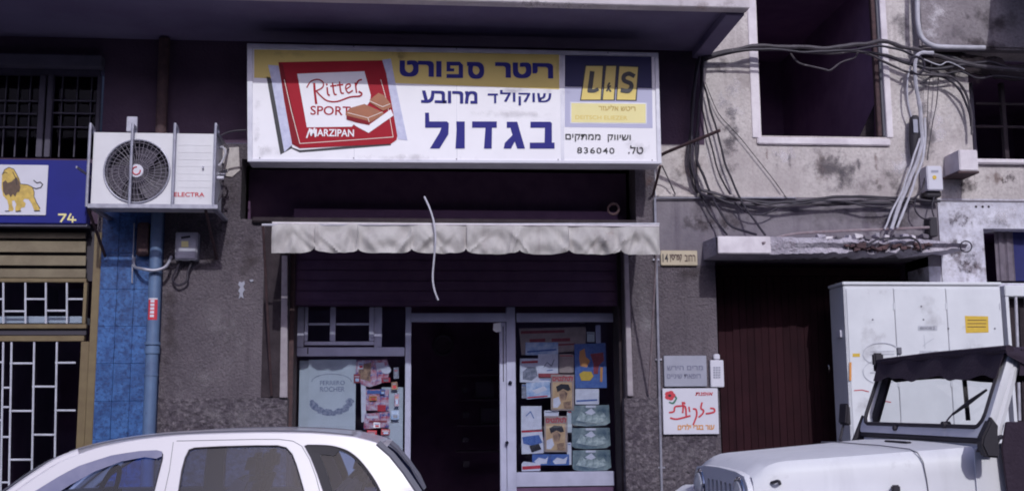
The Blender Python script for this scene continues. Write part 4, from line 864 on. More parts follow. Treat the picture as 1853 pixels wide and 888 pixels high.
# sooty crust below the balcony
random.seed(5)
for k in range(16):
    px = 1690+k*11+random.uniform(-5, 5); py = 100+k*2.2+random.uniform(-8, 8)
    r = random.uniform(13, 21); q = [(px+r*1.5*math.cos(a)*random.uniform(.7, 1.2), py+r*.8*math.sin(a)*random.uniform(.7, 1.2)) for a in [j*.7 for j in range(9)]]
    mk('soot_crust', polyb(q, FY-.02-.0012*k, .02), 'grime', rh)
W_ = FY-.004; WL = FY-.016
for x0, y0, x1, y1, Y, m_ in (
  (1440,235,1600,372,W_,'film_grey'), (1470,250,1560,350,W_,'film_dark'), (1380,250,1480,300,W_,'film_pale'), (1290,110,1360,250,W_,'film_pale'),
  (1200,250,1300,360,W_,'film_brown'), (1262,95,1350,140,W_,'film_dark'), (1280,180,1350,360,W_,'film_grey'), (1620,60,1800,170,W_,'film_dark'), (1640,90,1760,160,W_,'film_dark'),
  (1600,0,1660,90,W_,'film_grey'), (1625,130,1750,300,W_,'film_pale'), (1655,90,1700,350,W_,'film_dark'), (1700,290,1790,360,W_,'film_dark'), (1775,305,1830,350,W_,'film_brown'),
  (1560,290,1680,380,W_,'film_dark'), (1470,262,1500,350,W_,'film_brown'), (1600,270,1660,330,W_,'film_pale'),
  (1400,262,1412,340,W_,'film_dark'), (1425,262,1434,315,W_,'film_grey'), (1515,262,1530,352,W_,'film_dark'), (1548,262,1560,330,W_,'film_grey'), (1580,262,1592,345,W_,'film_brown'), (1384,262,1392,300,W_,'film_brown'),
  (1760,297,1768,356,W_,'film_brown'), (1738,313,1746,356,W_,'film_dark'), (1300,100,1345,330,W_,'film_grey'), (1195,300,1250,356,W_,'film_grey'),
  (1190,360,1420,440,W_+.001,'film_dark'), (1400,365,1650,425,W_+.001,'film_grey'), (1560,370,1700,430,W_+.001,'film_dark'), (1195,470,1300,520,W_-.004,'film_dark'),
  (1240,390,1330,430,W_+.001,'film_dark'),
  (1700,370,1775,420,WL,'film_peel'), (1715,400,1780,510,WL,'film_grey'), (1725,310,1775,355,W_,'film_peel'), (1700,420,1760,470,WL,'film_peel'), (1780,355,1853,420,WL,'film_pale'),
  (1705,440,1790,516,WL,'film_peel'), (1800,300,1853,350,W_,'film_peel'), (1765,380,1853,425,WL,'film_grey')):
    film(rh, x0, y0, x1, y1, Y, m_)
film(rh, 1680, 90, 1853, 160, FY-.05, 'film_dark'); film(rh, 1740, -10, 1860, 95, FY-.145, 'film_dark'); film(rh, 1680, 20, 1790, 90, FY-.145, 'film_grey'); film(rh, 1655, -20, 1720, 90, FY-.145, 'film_pale'); film(rh, 1700, 60, 1853, 96, FY-.145, 'film_dark')  # dirt band, then films painting the balcony front's fall into shade rightwards
for x in (1766, 1778, 1789): mk('vent_hole', MB().cyl(P(x, 374, FY-.013), (0, -1, 0), .012, .003, 10), 'grime', rh)
# wooden door
wd = thing('wooden_door', 'dark reddish brown plank door in the deep doorway', 'door', (X(1400), FY+.42, GZ))
dw0, dw1 = X(1303, 700, FY+.42), X(1640, 700, FY+.42); npl = 26
for k in range(npl):
    a = dw0+(dw1-dw0)*k/npl; b = dw0+(dw1-dw0)*(k+1)/npl
    mk('plank', MB().box(a+.0008, b-.0008, FY+.42-random.uniform(0, .003), FY+.45, GZ+.01, Z(500, 1400, FY+.42)), 'brown_door', wd, bevel=.004, seg=1)
mk('head_rail', MB().box(dw0, dw1, FY+.405, FY+.45, Z(499, 1400, FY+.42), Z(485, 1400, FY+.42)), 'brown_door', wd, bevel=.004)
mk('door_handle', MB().tube(smoothpts([P(1496,655,FY+.38),P(1500,662,FY+.34),P(1501,672,FY+.38)]), .007), 'chrome', wd)
# broken concrete ledge
LY = 9.5
lg = thing('concrete_ledge', 'broken concrete ledge over the dark doorway', 'ledge', P(1500, 460, LY))
l0, l1 = P(1299, 445, LY), P(1752, 445, LY)
zt_, zb_ = P(1500, 428, LY).z, P(1500, 460, LY).z
NX = 70; rowsL = []
def jag(x, s, a): return a*noise.noise(Vector((x*s, s, 1.3)))+a*.5*noise.noise(Vector((x*s*3.1, 2.2, s)))
random.seed(9)
for i in range(NX+1):
    t = i/NX; x = l0.x+(l1.x-l0.x)*t
    dmg = max(0, min(1, (t-.22)*3)); zl = zb_+dmg*(.010+abs(jag(x, 9, .075))+abs(jag(x, 31, .03))); zh = zt_-dmg*abs(jag(x, 6, .05))
    if t > .80: zl = zb_+.02+(t-.80)*.25; zh = zt_-(t-.8)*.28
    if t > .93: zl = zh-.05
    yb = LY+dmg*abs(jag(x, 11, .09))
    rowsL.append([(x, FY, zl+.01), (x, yb+.03, zl), (x, yb+.02+dmg*.03, zl+(zh-zl)*.35), (x, yb, (zl+zh)/2+.02), (x, yb+.005, zh-.01), (x, yb+.03, zh), (x, FY, zh+.02)])
ml = MB().grid(rowsL); n0 = len(rowsL[0]); ml.f += [tuple(range(n0)), tuple(range(NX*n0+n0-1, NX*n0-1, -1))]
mk('slab', ml, 'concrete', lg)
mk('fascia', MB().box(l0.x+.0, P(1394, 440, LY).x, LY-.012, LY+.05, zb_+.003, zt_-.004), 'white_trim', lg, bevel=.006)
for k in range(17):
    px = 1530+k*9.5+random.uniform(-3, 3); py = 446+random.uniform(-5, 5); c = P(px, py, LY+.045); s_ = random.uniform(.02, .04)
    mb = MB(); mb.box(c.x-s_, c.x+s_, c.y-.03, c.y+.05, c.z-s_*.6, c.z+s_*.6)
    for i, v in enumerate(mb.v): mb.v[i] = v+Vector((random.uniform(-.01, .01),)*1+(random.uniform(-.01, .01), random.uniform(-.01, .01)))
    mk('brick', mb, 'brick', lg, bevel=.005, seg=1)
for k in range(12):
    px = 1480+k*17+random.uniform(-5, 5); c = P(px, 430+random.uniform(-3, 3), LY+.06); s_ = random.uniform(.015, .04)
    mb = MB().box(c.x-s_, c.x+s_, c.y-.04, c.y+.04, c.z-.015, c.z+.02)
    for i, v in enumerate(mb.v): mb.v[i] = v+Vector((random.uniform(-.012, .012), random.uniform(-.012, .012), random.uniform(-.01, .01)))
    mk('rubble', mb, ('concrete', 'white_trim', 'grey_plaster')[k % 3], lg, bevel=.004, seg=1)
tag(mk('rusty_rod', MB().tube(smoothpts([P(1380,440,LY-.02),P(1430,424,9.7),P(1500,419,9.8),P(1570,416,9.85),P(1620,414,9.88),P(1690,411,9.9)]), .013, 6), 'rusty_pale'), 'rusty rod lying along the top of the broken ledge', 'rod')
br = thing('wall_bracket', 'black iron bracket on the wall above the right end of the ledge', 'bracket', P(1690, 425, FY-.05))
mk('bracket_plate', MB().pbox(1683, 393, 1697, 427, FY-.12, .118), 'rubber', br, bevel=.005)
tag(mk('wire_hoop', MB().ring(P(1748, 446, LY), (.2, 1, .1), .05, .006, 20), 'cable_black'), 'black wire hoop at the right end of the broken ledge', 'wire')
# plates and signs on the right wall
ss_ = thing('street_sign', 'small cream street sign with number 14 right of the awning', 'sign', P(1228, 480, FY-.02))
mk('plate', MB().pbox(1196, 453, 1262, 480, FY-.03, .028), 'cream', ss_, bevel=.004)
text('lettering', '14', (1199, 459, 1209, 474), FY-.0325, 'ink', ss_, .03)
text('lettering', 'קפריסין', (1212, 460, 1234, 474), FY-.0325, 'rust', ss_, .03, 0, True)
text('lettering', 'רחוב', (1239, 461, 1258, 473), FY-.0325, 'rust', ss_, .01, 0, True)
gp = thing('grey_plaque', 'grey stone plaque with faint lines beside the intercom', 'plaque', P(1240, 700, FY-.02))
mk('plate', MB().pbox(1202, 643, 1279, 699, FY-.04, .038), 'stone_plaque', gp, bevel=.004)
text('lettering', 'מרים הירש', (1207, 661, 1272, 669), FY-.0425, 'plaque_text', gp, .015, 0, True)
text('lettering', 'רופאת שיניים', (1207, 676, 1268, 684), FY-.0425, 'plaque_text', gp, .015, 0, True)
ic = thing('intercom', 'white intercom panel with grey keypad by the doorway edge', 'intercom', P(1297, 700, FY-.03))
mk('case', MB().pbox(1286, 651, 1310, 700, FY-.05, .048), 'plaque_white', ic, bevel=.005)
mk('hood', MB().pbox(1292, 640, 1303, 650.5, FY-.045, .043), 'plaque_white', ic, bevel=.008)
for i in range(3):
    for j in range(5): mk('button', MB().pbox(1291+i*4.6, 663+j*4.4, 1294.4+i*4.6, 666+j*4.4, FY-.054, .005), 'stone_plaque', ic)
sn = thing('flower_sign', 'white sign with red script lettering and an anemone flower', 'sign', P(1250, 785, FY-.05))
mk('board', MB().pbox(1200, 702, 1300, 785, FY-.05, .030), 'plaque_white', sn, bevel=.003)
YQ = FY-.0525
z8 = lambda pts: [(900+x/2.552, 540+y/2.552) for x, y in pts]
def petal(cx, cy, r, a): 
    return [(cx+r*.55*math.cos(a)+r*.6*math.cos(t), cy+r*.5*math.sin(a)+r*.52*math.sin(t)) for t in [j*.785 for j in range(8)]]
for k in range(5): flat('petal', petal(1212.5, 715, 9, k*1.257), YQ-.0003*k, 'red', sn)
flat('flower_heart', [(1212+3*math.cos(j), 715+2.5*math.sin(j)) for j in range(6)], YQ-.003, 'ink', sn)
strokes('stem', [[(795,478),(812,482),(822,470)], [(812,482),(826,462),(822,452)]], 3, YQ, 'green', sn, z8)
strokes('script_letter', [[(985,505),(1000,508),(1003,520),(990,526),(965,530)]], 3.1, YQ, 'red', sn, z8)
strokes('script_letter', [[(945,480),(940,505),(952,515),(948,530),(932,545)]], 3.1, YQ, 'red', sn, z8)
strokes('script_letter', [[(905,508),(918,512),(920,540),(905,580)]], 3.1, YQ, 'red', sn, z8)
strokes('script_letter', [[(885,500),(888,520)]], 2.8, YQ, 'red', sn, z8)
strokes('script_letter', [[(855,478),(858,500),(856,525)], [(795,525),(815,520),(820,500),(838,495),(868,498),(872,545)], [(800,550),(830,555),(890,540)]], 3.1, YQ, 'red', sn, z8)
strokes('script_dot', [[(862,478),(866,484)]], 3, YQ, 'red', sn, z8)
text('lettering', 'אופנת', (1258, 709, 1290, 715), YQ, 'red', sn, .02, .2, True)
text('lettering', 'עור בגרי ילרים', (1226, 766, 1293, 777), YQ, 'orange', sn, .03, .1, True)
# conduit down the wall
cp = P(1186, 400, FY-.03); cpb = P(1196, 850, FY-.03)
cd = thing('conduit', 'thin pale conduit running down the wall right of the shop', 'conduit', (cp.x, FY-.03, GZ))
mk('pipe', MB().tube([(cpb.x, FY-.03, GZ), ((cp.x+cpb.x)/2, FY-.03, 1.6), (cp.x, FY-.03, P(1186, 358, FY-.03).z)], .012, 8), 'galv', cd)
for y in (470, 650, 845): mk('clip', MB().box(cp.x-.03, cp.x+.03, FY-.02, FY, P(1190, y, FY).z-.008, P(1190, y, FY).z+.008), 'galv', cd)
mk('pipe', MB().tube([P(1186, 358, FY-.03), P(1440, 358, FY-.03)], .008, 6), 'galv', cd)

# bent white pipe on the balcony front
tag(mk('bent_pipe', MB().tube(smoothpts([P(1660,-70,FY-.2),P(1660,0,FY-.2),P(1661,40,FY-.2),P(1668,68,FY-.2),P(1688,83,FY-.2),P(1720,86,FY-.2),P(1782,87,FY-.2)]), .024, 10), 'cable_white'), 'white pipe bending along the balcony at upper right', 'pipe')
mb1 = thing('meter_box', 'white meter box standing proud of the wall under the far right window', 'meter box', P(1750, 312, FY-.3))
mk('case', MB().pbox(1736, 271, 1770, 309, FY-.30, .299), 'white_trim', mb1, bevel=.008)
mk('base_flange', MB().pbox(1734, 309.4, 1772, 313, FY-.31, .305), 'rust', mb1)
mb2 = thing('fuse_box', 'white fuse box with yellow dot beside the hanging cables', 'fuse box', P(1690, 348, FY-.15))
mk('case', MB().pbox(1678, 300, 1706, 344, FY-.16, .159), 'plaque_white', mb2, bevel=.008)
mk('yellow_dot', MB().cyl(P(1691, 321, FY-.161), (0, -1, 0), .02, .003, 14), 'yellow', mb2)
mk('sticker', polyb(R(1685, 308, 1698, 312), FY-.163), 'stone_plaque', mb2)
mk('cover', MB().pbox(1676, 345, 1704, 356, FY-.12, .118), 'rubber', mb2, bevel=.01)
cj = thing('cable_joint', 'black cable joint sleeve hanging from the bundle at right', 'cable joint', P(1655, 285, FY-.1))
mk('sleeve', MB().tube([P(1655, 210, FY-.09), P(1655, 216, FY-.09), P(1655, 240, FY-.09), P(1654, 262, FY-.09), P(1651, 288, FY-.09)], [.03, .05, .052, .045, .012], 12), 'rubber', cj)
mk('sleeve_label', MB().pbox(1653, 216, 1661, 240, FY-.147, .006), 'stone_plaque', cj)
# cables
CABLES = [
 ('thick grey cable crossing the big upper window', 'cable_grey', .021, [(1268,106,9.95),(1290,99,9.9),(1330,90,9.85),(1372,84,9.85),(1430,86,9.8),(1500,87,9.8),(1560,80,9.8),(1602,76,9.85),(1640,86,9.88),(1690,98,9.85),(1730,112,9.85),(1790,122,9.85),(1870,130,9.85)]),
 ('black cable lying under the thick grey one at the upper window', 'cable_black', .016, [(1272,110,9.93),(1320,96,9.87),(1372,90,9.83),(1440,91,9.83),(1520,92,9.83),(1600,100,9.88),(1650,118,9.88),(1700,124,9.85),(1760,118,9.85),(1860,128,9.85)]),
 ('slack brown cable looping low in the upper window', 'cable_grey', .009, [(1430,97,9.84),(1448,114,9.84),(1490,124,9.84),(1502,126,9.84),(1520,114,9.84),(1548,104,9.84),(1552,84,9.84)]),
 ('thin cable sagging from upper window to the black joint', 'cable_grey', .012, [(1440,92,9.84),(1500,97,9.84),(1560,94,9.84),(1600,112,9.88),(1640,130,9.88),(1690,136,9.86),(1725,140,9.86),(1748,170,9.9),(1758,205,9.9),(1760,245,9.9)]),
 ('dark cable descending from the balcony corner, leftmost', 'cable_black', .012, [(1262,110,9.94),(1252,170,9.93),(1250,230,9.93),(1246,280,9.93),(1252,330,9.93),(1262,350,9.93)]),
 ('dark cable descending from the balcony corner to the ledge', 'cable_black', .012, [(1272,105,9.92),(1268,160,9.92),(1262,220,9.92),(1260,280,9.92),(1278,330,9.92),(1300,380,9.9),(1330,412,9.85),(1370,424,9.7)]),
 ('dark cable bowing out right of the balcony corner', 'cable_black', .010, [(1270,112,9.93),(1273,150,9.93),(1290,210,9.92),(1304,260,9.92),(1318,310,9.92),(1345,370,9.88),(1385,425,9.7)]),
 ('second dark cable bowing down towards the ledge', 'cable_black', .008, [(1268,120,9.94),(1270,190,9.93),(1284,250,9.93),(1300,310,9.93),(1322,352,9.93)]),
 ('thin wire slanting across the pale plaster pier', 'cable_grey', .004, [(1276,150,9.96),(1300,205,9.96),(1340,250,9.96),(1380,300,9.96),(1425,360,9.96)]),
 ('dark cable dropping behind the street sign side', 'cable_black', .009, [(1266,240,9.94),(1262,320,9.94),(1280,380,9.94),(1300,405,9.9),(1316,424,9.8)]),
 ('black cable running level below the pale wall, upper strand', 'cable_black', .014, [(1262,342,9.93),(1290,350,9.93),(1340,362,9.93),(1400,366,9.93),(1450,362,9.93),(1540,356,9.93),(1640,360,9.93),(1700,364,9.93)]),
 ('black cable running level below the pale wall, lower strand', 'cable_black', .014, [(1280,352,9.92),(1320,368,9.92),(1370,371,9.92),(1430,366,9.92),(1500,370,9.92),(1570,368,9.92),(1650,368,9.92)]),
 ('grey cable twisted between the two level black strands', 'cable_grey', .010, [(1266,336,9.94),(1276,346,9.9),(1320,356,9.9),(1400,372,9.9),(1460,370,9.9),(1540,364,9.9),(1600,360,9.9),(1640,372,9.9)]),
 ('thick white cable hooking down from the window bundle', 'cable_white', .020, [(1690,96,9.8),(1665,98,9.8),(1656,110,9.8),(1656,140,9.82),(1662,180,9.84),(1666,215,9.86),(1668,260,9.86),(1656,300,9.86),(1640,340,9.86),(1625,380,9.84),(1612,414,9.8)]),
 ('white cable fanning to the ledge, right of the thick one', 'cable_white', .012, [(1674,215,9.88),(1672,265,9.85),(1664,300,9.84),(1650,345,9.84),(1634,385,9.82),(1622,412,9.8)]),
 ('white cable fanning to the ledge, left of the thick one', 'cable_white', .010, [(1664,250,9.85),(1648,300,9.83),(1634,340,9.83),(1616,380,9.82),(1600,414,9.8)]),
 ('thin wire dangling on the white pier beside the thick cable', 'cable_grey', .005, [(1698,115,9.9),(1697,150,9.9),(1694,190,9.9),(1685,240,9.9),(1678,290,9.9)]),
 ('another thin wire dangling on the white pier', 'cable_grey', .004, [(1686,112,9.9),(1680,170,9.9),(1678,230,9.9),(1674,280,9.9)]),
 ('pale cable left of the black joint sleeve', 'cable_white', .009, [(1648,120,9.88),(1642,150,9.88),(1644,185,9.88),(1650,212,9.9)]),
 ('black cable looping from the fuse box to the iron bracket', 'cable_black', .007, [(1690,356,9.88),(1686,376,9.88),(1690,392,9.88)]),
 ('black cable looping beneath the white cables by the bracket', 'cable_black', .008, [(1655,360,9.88),(1656,380,9.88),(1668,394,9.88),(1684,396,9.88)]),
 ('cable running along the broken ledge front', 'cable_black', .009, [(1570,444,9.46),(1590,434,9.46),(1640,430,9.46),(1662,438,9.46),(1668,455,9.46)]),
 ('thin wire from sign corner down the tan wall', 'cable_grey', .006, [(1198,300,9.8),(1208,322,9.9),(1222,352,9.95)]),
 ('dark tangled cable hanging in the dirt band under the far balcony, upper', 'cable_black', .014, [(1690,102,9.9),(1720,104,9.88),(1750,114,9.85),(1790,112,9.85),(1830,124,9.85),(1880,128,9.85)]),
 ('dark tangled cable hanging in the dirt band under the far balcony, lower', 'cable_black', .010, [(1670,128,9.88),(1700,134,9.86),(1735,130,9.86),(1770,142,9.86),(1810,138,9.86),(1870,146,9.85)]),
 ('pale twisted wire across the dirt band beside the white pipe', 'cable_white', .006, [(1672,108,9.84),(1700,118,9.82),(1716,112,9.82),(1745,126,9.82)]),
 ('short black cable tangle wrapped around the white cable hook', 'cable_black', .011, [(1645,118,9.8),(1652,104,9.78),(1668,108,9.78),(1672,122,9.78),(1660,134,9.8),(1646,128,9.8)]),
 ('heavy black cable closest to the dark corner of the balcony', 'cable_black', .015, [(1266,104,9.9),(1258,150,9.9),(1254,220,9.9),(1252,290,9.9),(1264,344,9.9),(1290,358,9.9)]),
 ('black cable lashed along the thick grey cable at the window', 'cable_black', .012, [(1280,104,9.86),(1330,94,9.8),(1400,90,9.76),(1460,94,9.76),(1540,90,9.76),(1600,84,9.8),(1660,104,9.8)]),
 ('black cable crossing from the thin conduit up to the pier', 'cable_black', .010, [(1420,372,9.9),(1500,362,9.88),(1580,374,9.88),(1640,364,9.88),(1665,350,9.88),(1676,320,9.9)]),
 ('black loop hanging under the level strands near the pier', 'cable_black', .007, [(1330,366,9.9),(1350,384,9.9),(1380,388,9.9),(1410,374,9.9)]),
 ('black cable over the top of the white pier', 'cable_black', .012, [(1665,150,9.9),(1690,138,9.88),(1715,142,9.88),(1735,162,9.88),(1752,196,9.9),(1758,230,9.92)]),
]
for lab, m_, r_, pts in CABLES:
    cp_ = smoothpts([P(x, y, Y) for x, y, Y in pts], 6); am = .014 if r_ > .008 else .006
    cp_ = [p+Vector((am*noise.noise(p*5+Vector((r_*900, 0, 3))), .5*am*noise.noise(p*6), am*noise.noise(p*5.5+Vector((7, r_*700, 1))))) for p in cp_]
    tag(mk('cable', MB().tube(cp_, [r_*(1+.22*noise.noise(p*14)) for p in cp_], 7), m_), lab, 'cable', 'cables on the right hand wall')
tag(mk('iron_rod', MB().tube([P(1190, 284, 9.92), P(1205, 276, 9.75), P(1303, 236, 9.35)], .016, 8), 'rust'), 'dark iron rod jutting out right of the chocolate sign', 'rod')

# meter cabinet
cbn = thing('meter_cabinet', 'tall white electricity cabinet with three doors behind the off-road vehicle', 'cabinet', P(1670, 950, 9.65))
KY = 9.65; kx0, kx1 = P(1533, 650, KY).x, P(1819, 650, KY).x; kz1 = P(1670, 516, KY).z
mk('body', MB().box(kx0, kx1, KY, FY+.3 if False else FY-.0+.0, GZ, kz1), 'cabinet', cbn, bevel=.008)
mk('top_cap', MB().box(kx0-.012, kx1+.012, KY-.015, FY, kz1+.001, kz1+.03), 'cabinet', cbn, bevel=.006)
xsd = [P(x, 650, KY).x for x in (1536, 1623, 1718, 1816)]
for i in range(3):
    d_ = mk('door', MB().box(xsd[i]+.003, xsd[i+1]-.003, KY-.012, KY-.001, GZ+.1, kz1-.03), 'cabinet', cbn, bevel=.004)
    if i < 2: mk('seam', MB().box(xsd[i+1]-.0025, xsd[i+1]+.0025, KY-.003, KY+.002, GZ+.1, kz1-.03), 'cab_seam', cbn)
    for hy in (560, 700): mk('hinge', MB().cyl((xsd[i+1]-.006, KY-.014, P(1600, hy, KY).z), (0, 0, 1), .007, .06, 8), 'cabinet', d_)
flat('yellow_sticker', [(1746,571),(1788,572),(1789,601),(1748,602)], KY-.0145, 'yellow', cbn)
for y in (579, 585, 591): mk('sticker_print', strip([(1751,y),(1784,y)], 1.2, KY-.0155), 'rust', cbn, smooth=False)
flat('grey_label', R(1661, 589, 1696, 598), KY-.0145, 'scuff', cbn)
flat('grey_label', R(1664, 634, 1698, 645), KY-.0145, 'scuff', cbn)
text('sticker_print', '80082', (1665, 591, 1692, 596), KY-.016, 'trim_grey', cbn)
strokes('scratch', [[(1670,626),(1680,618),(1690,612)], [(1672,606),(1674,630)]], 1, KY-.0145, 'scuff', cbn, lambda p: p)
for cy, ry in ((640, 20), (672, 22)):
    strokes('stamp_ring', [[(1596+34*math.cos(a)*1, cy+ry*math.sin(a)) for a in [k*.5236 for k in range(13)]]], 1.1, KY-.0145, 'scuff', cbn, lambda p: p)
for y in (636, 641, 674): mk('stamp_print', strip([(1575,y),(1618,y-1)], 2.2, KY-.0152), 'scuff', cbn, smooth=False)
flat('orange_mark', R(1543, 639, 1556, 645), KY-.0145, 'yellow', cbn); flat('orange_mark', R(1537, 655, 1541, 688), KY-.0145, 'orange', cbn)
mk('graffiti', strip([(1546,706),(1560,705),(1572,708)], 1.6, KY-.0145), 'red', cbn, smooth=False); mk('graffiti', strip([(1592,724),(1612,727)], 1.6, KY-.0145), 'red', cbn, smooth=False)
for x, y in ((1579,578),(1671,578),(1667,554),(1716,594),(1800,594)): mk('rivet', MB().cyl(P(x, y, KY-.012), (0, -1, 0), .008, .004, 10), 'trim_grey', cbn)
mk('lock', MB().pbox(1625, 628, 1632, 640, KY-.03, .018), 'trim_grey', cbn, bevel=.003)
mk('side_latch', MB().box(kx0-.02, kx0-.001, KY+.08, KY+.18, P(1528, 610, KY+.1).z, P(1528, 597, KY+.1).z), 'plaque_white', cbn, bevel=.003)
for x0, y0, x1, y1, m_ in ((1540,560,1620,700,'film_faint'), (1640,520,1720,620,'film_faint'), (1540,700,1600,800,'film_faint'), (1730,600,1815,700,'film_faint'), (1536,516,1640,545,'film_faint')): film(cbn, x0, y0, x1, y1, KY-.0165, m_)
# narrow white kiosk door with bars at the right edge
kb = thing('barred_box', 'white box with dark barred opening at the right edge', 'box', P(1840, 950, KY+.06))
bx0, bx1 = P(1821, 560, KY+.06).x, P(1990, 560, KY+.06).x
mk('top', MB().box(bx0, bx1, KY+.06, FY-.013, P(1850, 536, KY+.06).z, P(1850, 516, KY+.06).z), 'cabinet', kb, bevel=.006)
mk('side', MB().box(bx0, bx0+.03, KY+.061, FY-.013, GZ, P(1850, 536.5, KY+.06).z), 'cabinet', kb)
mk('inside', MB().box(bx0+.031, bx1, KY+.2, KY+.22, GZ, P(1850, 537, KY+.06).z), 'grime', kb)
for x in (1838, 1856, 1880): mk('bar', MB().tube([P(x, 537, KY+.08), P(x+4, 640, KY+.08), P(x+7, 760, KY+.08)], .014, 8), 'cable_white', kb)

# ---------------------------------------------------------------- white hatchback (front towards the left)
CYm = 6.86; W0 = 6.08
car = thing('parked_car', 'white hatchback parked in front of the shop, facing left', 'car', (P(300, 900, CYm).x, CYm, 0))
def PI_(px, py):            # point on the near inclined greenhouse plane
    Y = 6.15
    for _ in range(4):
        p = P(px, py, Y); Y = W0+max(0, p.z-.93)*.34
    p = P(px, py, Y); return p
def side_panel(outer, holes, name, m, thick=.03, mirror=False, par=car, off=0.0):
    cu = bpy.data.curves.new('tmp', 'CURVE'); cu.dimensions = '2D'; cu.fill_mode = 'BOTH'; cu.extrude = thick/2; cu.bevel_depth = .004; cu.bevel_resolution = 1
    for poly in [outer]+holes:
        s = cu.splines.new('POLY'); s.points.add(len(poly)-1); s.use_cyclic_u = True
        for i, (x, z) in enumerate(poly): s.points[i].co = (x, z, 0, 1)
    ob = bpy.data.objects.new('tmp', cu); C.objects.link(ob)
    me = bpy.data.meshes.new_from_object(ob.evaluated_get(bpy.context.evaluated_depsgraph_get()))
    mb = MB(); vs = []
    for v in me.vertices:
        y = W0+max(0, v.co.y-.93)*.34+v.co.z+thick/2+off
        if mirror: y = 2*CYm-y
        vs.append((v.co.x, y, v.co.y))
    mb.add(vs, [tuple(p.vertices) for p in me.polygons])
    bpy.data.objects.remove(ob); bpy.data.curves.remove(cu); bpy.data.meshes.remove(me)
    return mk(name, mb, m, par)
sp2 = lambda pts, n=4: [(p.x, p.y) for p in smoothpts([(*q, 0) for q in pts], n)]
def W2(pts): return [(PI_(*p).x, PI_(*p).z) for p in pts]
sil = [(-60,950),(-20,915),(21,885),(62,855),(105,828),(143,814),(181,802),(253,788),(337,780),(463,776),(568,777),(644,784),(700,795)]
edge = [(-52,955),(-13,922),(28,890),(69,861),(111,835),(148,820),(186,808),(256,795),(338,787),(463,783),(567,784),(640,790.5),(684,802)]
Co = [P(x, y, CYm) for x, y in sil]; Eo = [PI_(x, y) for x, y in edge]
belt_z = .93
outer = [(p.x, p.z) for p in Eo]+W2([(704,826),(728,856),(751,890)])+[(W2([(751,890)])[0][0]+.06, .84), (Eo[0].x-.02, .84)]
w_front = W2(sp2([(20,918),(63,888),(105,862),(143,842),(202,823),(253,815),(284,813.5)])+[(293,815),(296.5,821),(296,830)]+[(281,888),(273,918)])
w_rear = W2([(316,918),(321,888),(327,850),(333,828),(341,812),(352,808),(400,805.5),(463,804),(503,804),(519,808),(530,820),(538,840),(552,888),(559,918)])
w_quart = W2([(592,918),(583,888),(573,858),(561,828),(549,806),(556,803)]+sp2([(575,803),(602,805),(630,814),(653,832),(676,862),(690,888),(700,918)]))
for mir in (False, True):
    side_panel(outer, [w_front, w_rear, w_quart], 'side_frame', 'car_white', mirror=mir)
    for wpoly, nm, mt in ((w_front, 'side_window', 'tinted'), (w_rear, 'side_window', 'tinted'), (w_quart, 'quarter_window', 'tinted_rear')):
        cxp = sum(p[0] for p in wpoly)/len(wpoly); czp = sum(p[1] for p in wpoly)/len(wpoly)
        inset = .90 if nm == 'side_window' else .80
        mb = MB(); yy = lambda z, o=.014: (W0+max(0, z-.93)*.34+o) if not mir else 2*CYm-(W0+max(0, z-.93)*.34+o)
        mb.add([(x, yy(z), z) for x, z in wpoly], [tuple(range(len(wpoly)))])
        wn_ = mk(nm, mb, mt, car, smooth=False)
        # rubber seal around the opening
        mb = MB(); n_ = len(wpoly); t_ = .012 if nm == 'side_window' else .020
        inn = []
        for i in range(n_):
            a, b, c = Vector(wpoly[i-1]), Vector(wpoly[i]), Vector(wpoly[(i+1)%n_])
            d1 = (b-a).normalized(); d2 = (c-b).normalized(); nn = Vector((-(d1+d2).y, (d1+d2).x)); nn = nn.normalized() if nn.length > 1e-6 else Vector((0, 0))
            if nn.dot(Vector((cxp, czp))-b) < 0 and abs(nn.dot(Vector((cxp, czp))-b)) > .02: nn = -nn
            tt = t_ if not (nm == 'quarter_window' and b.x < cxp-.06) else .055
            inn.append(b+nn*tt)
        mb.add([(x, yy(z, .005), z) for x, z in wpoly]+[(p.x, yy(p.y, .009), p.y) for p in inn], [(i, (i+1)%n_, (i+1)%n_+n_, i+n_) for i in range(n_)])
        mk('window_seal', mb, 'rubber', wn_, smooth=False, solid=.003)
# roof, windscreen, rear glass
def across(i0, i1, name, m, lift=0.0, trim=0.0, pw=2.4, solid=.012):
    rws = []
    pts_c = Co[i0:i1+1]; pts_e = Eo[i0:i1+1]
    cs_ = smoothpts(pts_c, 3); es_ = smoothpts(pts_e, 3)
    for c, e in zip(cs_, es_):
        row = []
        for j in range(21):
            t = -1+2*j/20; t *= (1-trim); k = abs(t)**pw
            row.append((c.x+(e.x-c.x)*k, CYm+(CYm-e.y-.002)*t, c.z+(e.z-c.z)*k+lift+.004))
        rws.append(row)
    return mk(name, MB().grid(rws), m, car, solid=solid)
across(5, 12, 'roof', 'car_white')
across(0, 5, 'windscreen', 'tinted_rear', -.006, .10, solid=0)
across(0, 5, 'windscreen_seal', 'rubber', -.02, .0, 2.4, .004) if False else None
for s in (1, -1):
    mk('roof_moulding', MB().tube([(c.x+(e.x-c.x)*.62, CYm+s*(e.y-CYm)*.86, c.z+(e.z-c.z)*.70+.008) for c, e in zip(smoothpts(Co[2:12], 3), smoothpts(Eo[2:12], 3))], .004, 6), 'trim_grey', car)
    mk('a_pillar', MB().tube([(c.x+(e.x-c.x)*.9, CYm+s*(e.y-CYm)*.955, c.z+(e.z-c.z)*.93) for c, e in zip(smoothpts(Co[0:6], 3), smoothpts(Eo[0:6], 3))], .026, 8), 'car_white', car)
rt = Co[-1]
spl = MB(); rws = []
